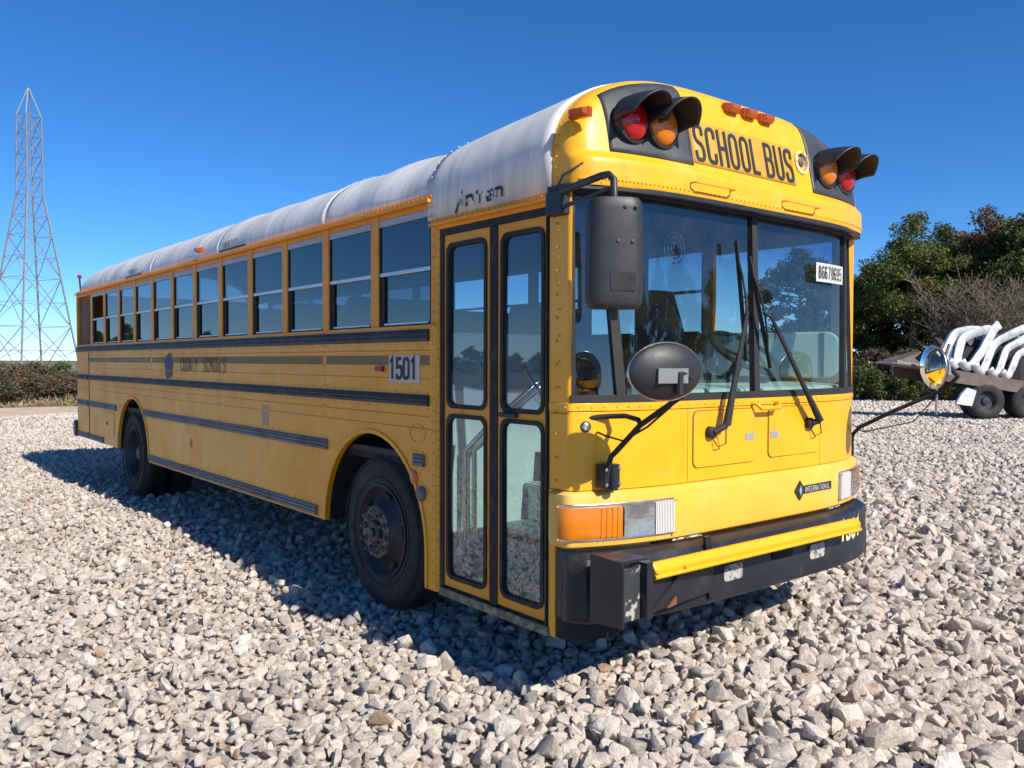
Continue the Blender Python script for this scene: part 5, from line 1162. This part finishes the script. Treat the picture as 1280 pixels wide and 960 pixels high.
def put(mb, name, material, label, cat, group=None, base=(0, 0, 1.2), solid=.03, **kw):
    b = W2 @ Vector(base); mb.v = [tuple((W2 @ Vector(v))-b) for v in mb.v]
    o = link(name, mb.mesh(name, smooth=kw.get('smooth', 40) if kw.get('smooth', 40) > 2 else None), material); o.location = b
    if solid: m = o.modifiers.new('thick', 'SOLIDIFY'); m.thickness = solid
    return tag(o, label, cat, group)
def zt(z): return 1.54+(452-(380+z/6))/1053*22.6
def ut(x): return (1090+x/6-1235)/1053*22.6+.05
strips = [([(430, 330), (455, 400), (500, 440), (550, 420), (545, 380), (600, 270), (640, 205), (760, 180), (830, 185)], 'leftmost'), ([(570, 420), (610, 455), (650, 440), (655, 380), (690, 250), (770, 215), (900, 175), (930, 190)], 'second from left'),
          ([(670, 420), (700, 465), (760, 460), (790, 430), (880, 310), (950, 175), (1000, 140)], 'third from left, rising highest'), ([(780, 440), (800, 490), (850, 500), (870, 480), (930, 320), (980, 270), (1140, 190), (1200, 170)], 'fourth from left'),
          ([(900, 480), (925, 520), (970, 520), (1000, 480), (1050, 330), (1110, 300), (1230, 240)], 'fifth from left'), ([(1000, 500), (1040, 540), (1080, 520), (1130, 400), (1160, 370), (1300, 300)], 'sixth from left')]
for k, (pts, nm) in enumerate(strips):
    P = rounded([(ut(a), zt(b)) for a, b in pts], .12); v0 = -1.02+.04*k
    rows = []
    for i, (u, z) in enumerate(P):
        t = i/(len(P)-1); wv = 0; a_ = Vector(P[max(0, i-1)]); b_ = Vector(P[min(len(P)-1, i+1)]); dn = (b_-a_).normalized(); nn = Vector((-dn.y, dn.x))*(.105+.01*math.sin(k))
        rows.append([(u-nn.x, v0+.25*t+.01, z-nn.y), (u+nn.x, v0+.25*t-.01, z+nn.y), (u+nn.x+.01, v0+.13+.25*t, z+nn.y+.01)])
    put(MB().grid(rows), 'bent_white_strip', 'plastic_white', 'bent white plastic strip on the trailer load, '+nm, 'strip', 'white strips over the trailer load', (ut(pts[0][0]), v0, zt(pts[0][1])), .010, smooth=6)
rg = np.random.default_rng(8)
for k, (u, w_, h, mt, lb) in enumerate(((-1.0, .8, .55, 'scrap_dark', 'dark crumpled panel at the nose end of the trailer load'), (-.25, 1.0, 1.15, 'scrap_dark', 'dark crumpled panel behind the second white strip'), (.65, 1.1, 1.25, 'scrap_dark', 'dark crumpled panel under the highest white strip'), (1.6, 1.2, 1.2, 'scrap_dark', 'dark crumpled panel at the right edge of the photo'))):
    bm_ = MB(); rows = []
    for i in range(7):
        rows.append([(u-w_/2+w_*i/6+rg.normal(0, .05), -.55+1.2*j/6, bz(u)+.36+h*(.50+.38*rg.random())) for j in range(7)])
    base_ = [[(x, y, bz(x)+.35) for x, y, z in r_] for r_ in (rows[0], rows[-1])]
    bm_.grid([base_[0]]+rows+[base_[1]]); bm_.grid([[r_[0] for r_ in rows], [(r_[0][0], r_[0][1], bz(r_[0][0])+.35) for r_ in rows]])
    put(bm_, 'scrap_panel', mt, lb, 'scrap', 'crumpled panels on the trailer', (u, 0, bz(u)+.35), .02, smooth=1)
put(MB().prism([(-1.1, -.8, 1.55), (-.75, -.8, 1.6), (-.8, -.8, 1.95), (-1.0, -.8, 1.85)], [(-1.05, -.2, 1.6), (-.7, -.2, 1.7), (-.75, -.2, 2.0), (-.95, -.2, 1.9)]), 'blue_tarp_bundle', 'scrap_blue', 'small blue bundle at the left end of the trailer load', 'bundle', None, (-1.0, -.5, 1.75), 0)
for k, (u, lb) in enumerate(((-1.45, 'pale wooden stake upright at the left end of the load'), (-1.28, 'second wooden stake, just right of the leftmost one'), (1.05, 'slanted wooden stake on the load at the right edge'))):
    put(MB().beam((u, -1.06, bz(u)+.30), (u+.22, -1.06, bz(u)+.98), .07, .05), 'wooden_stake', 'wood', lb, 'stake', 'wooden stakes on the trailer', (u, -1.06, bz(u)+.3), 0)
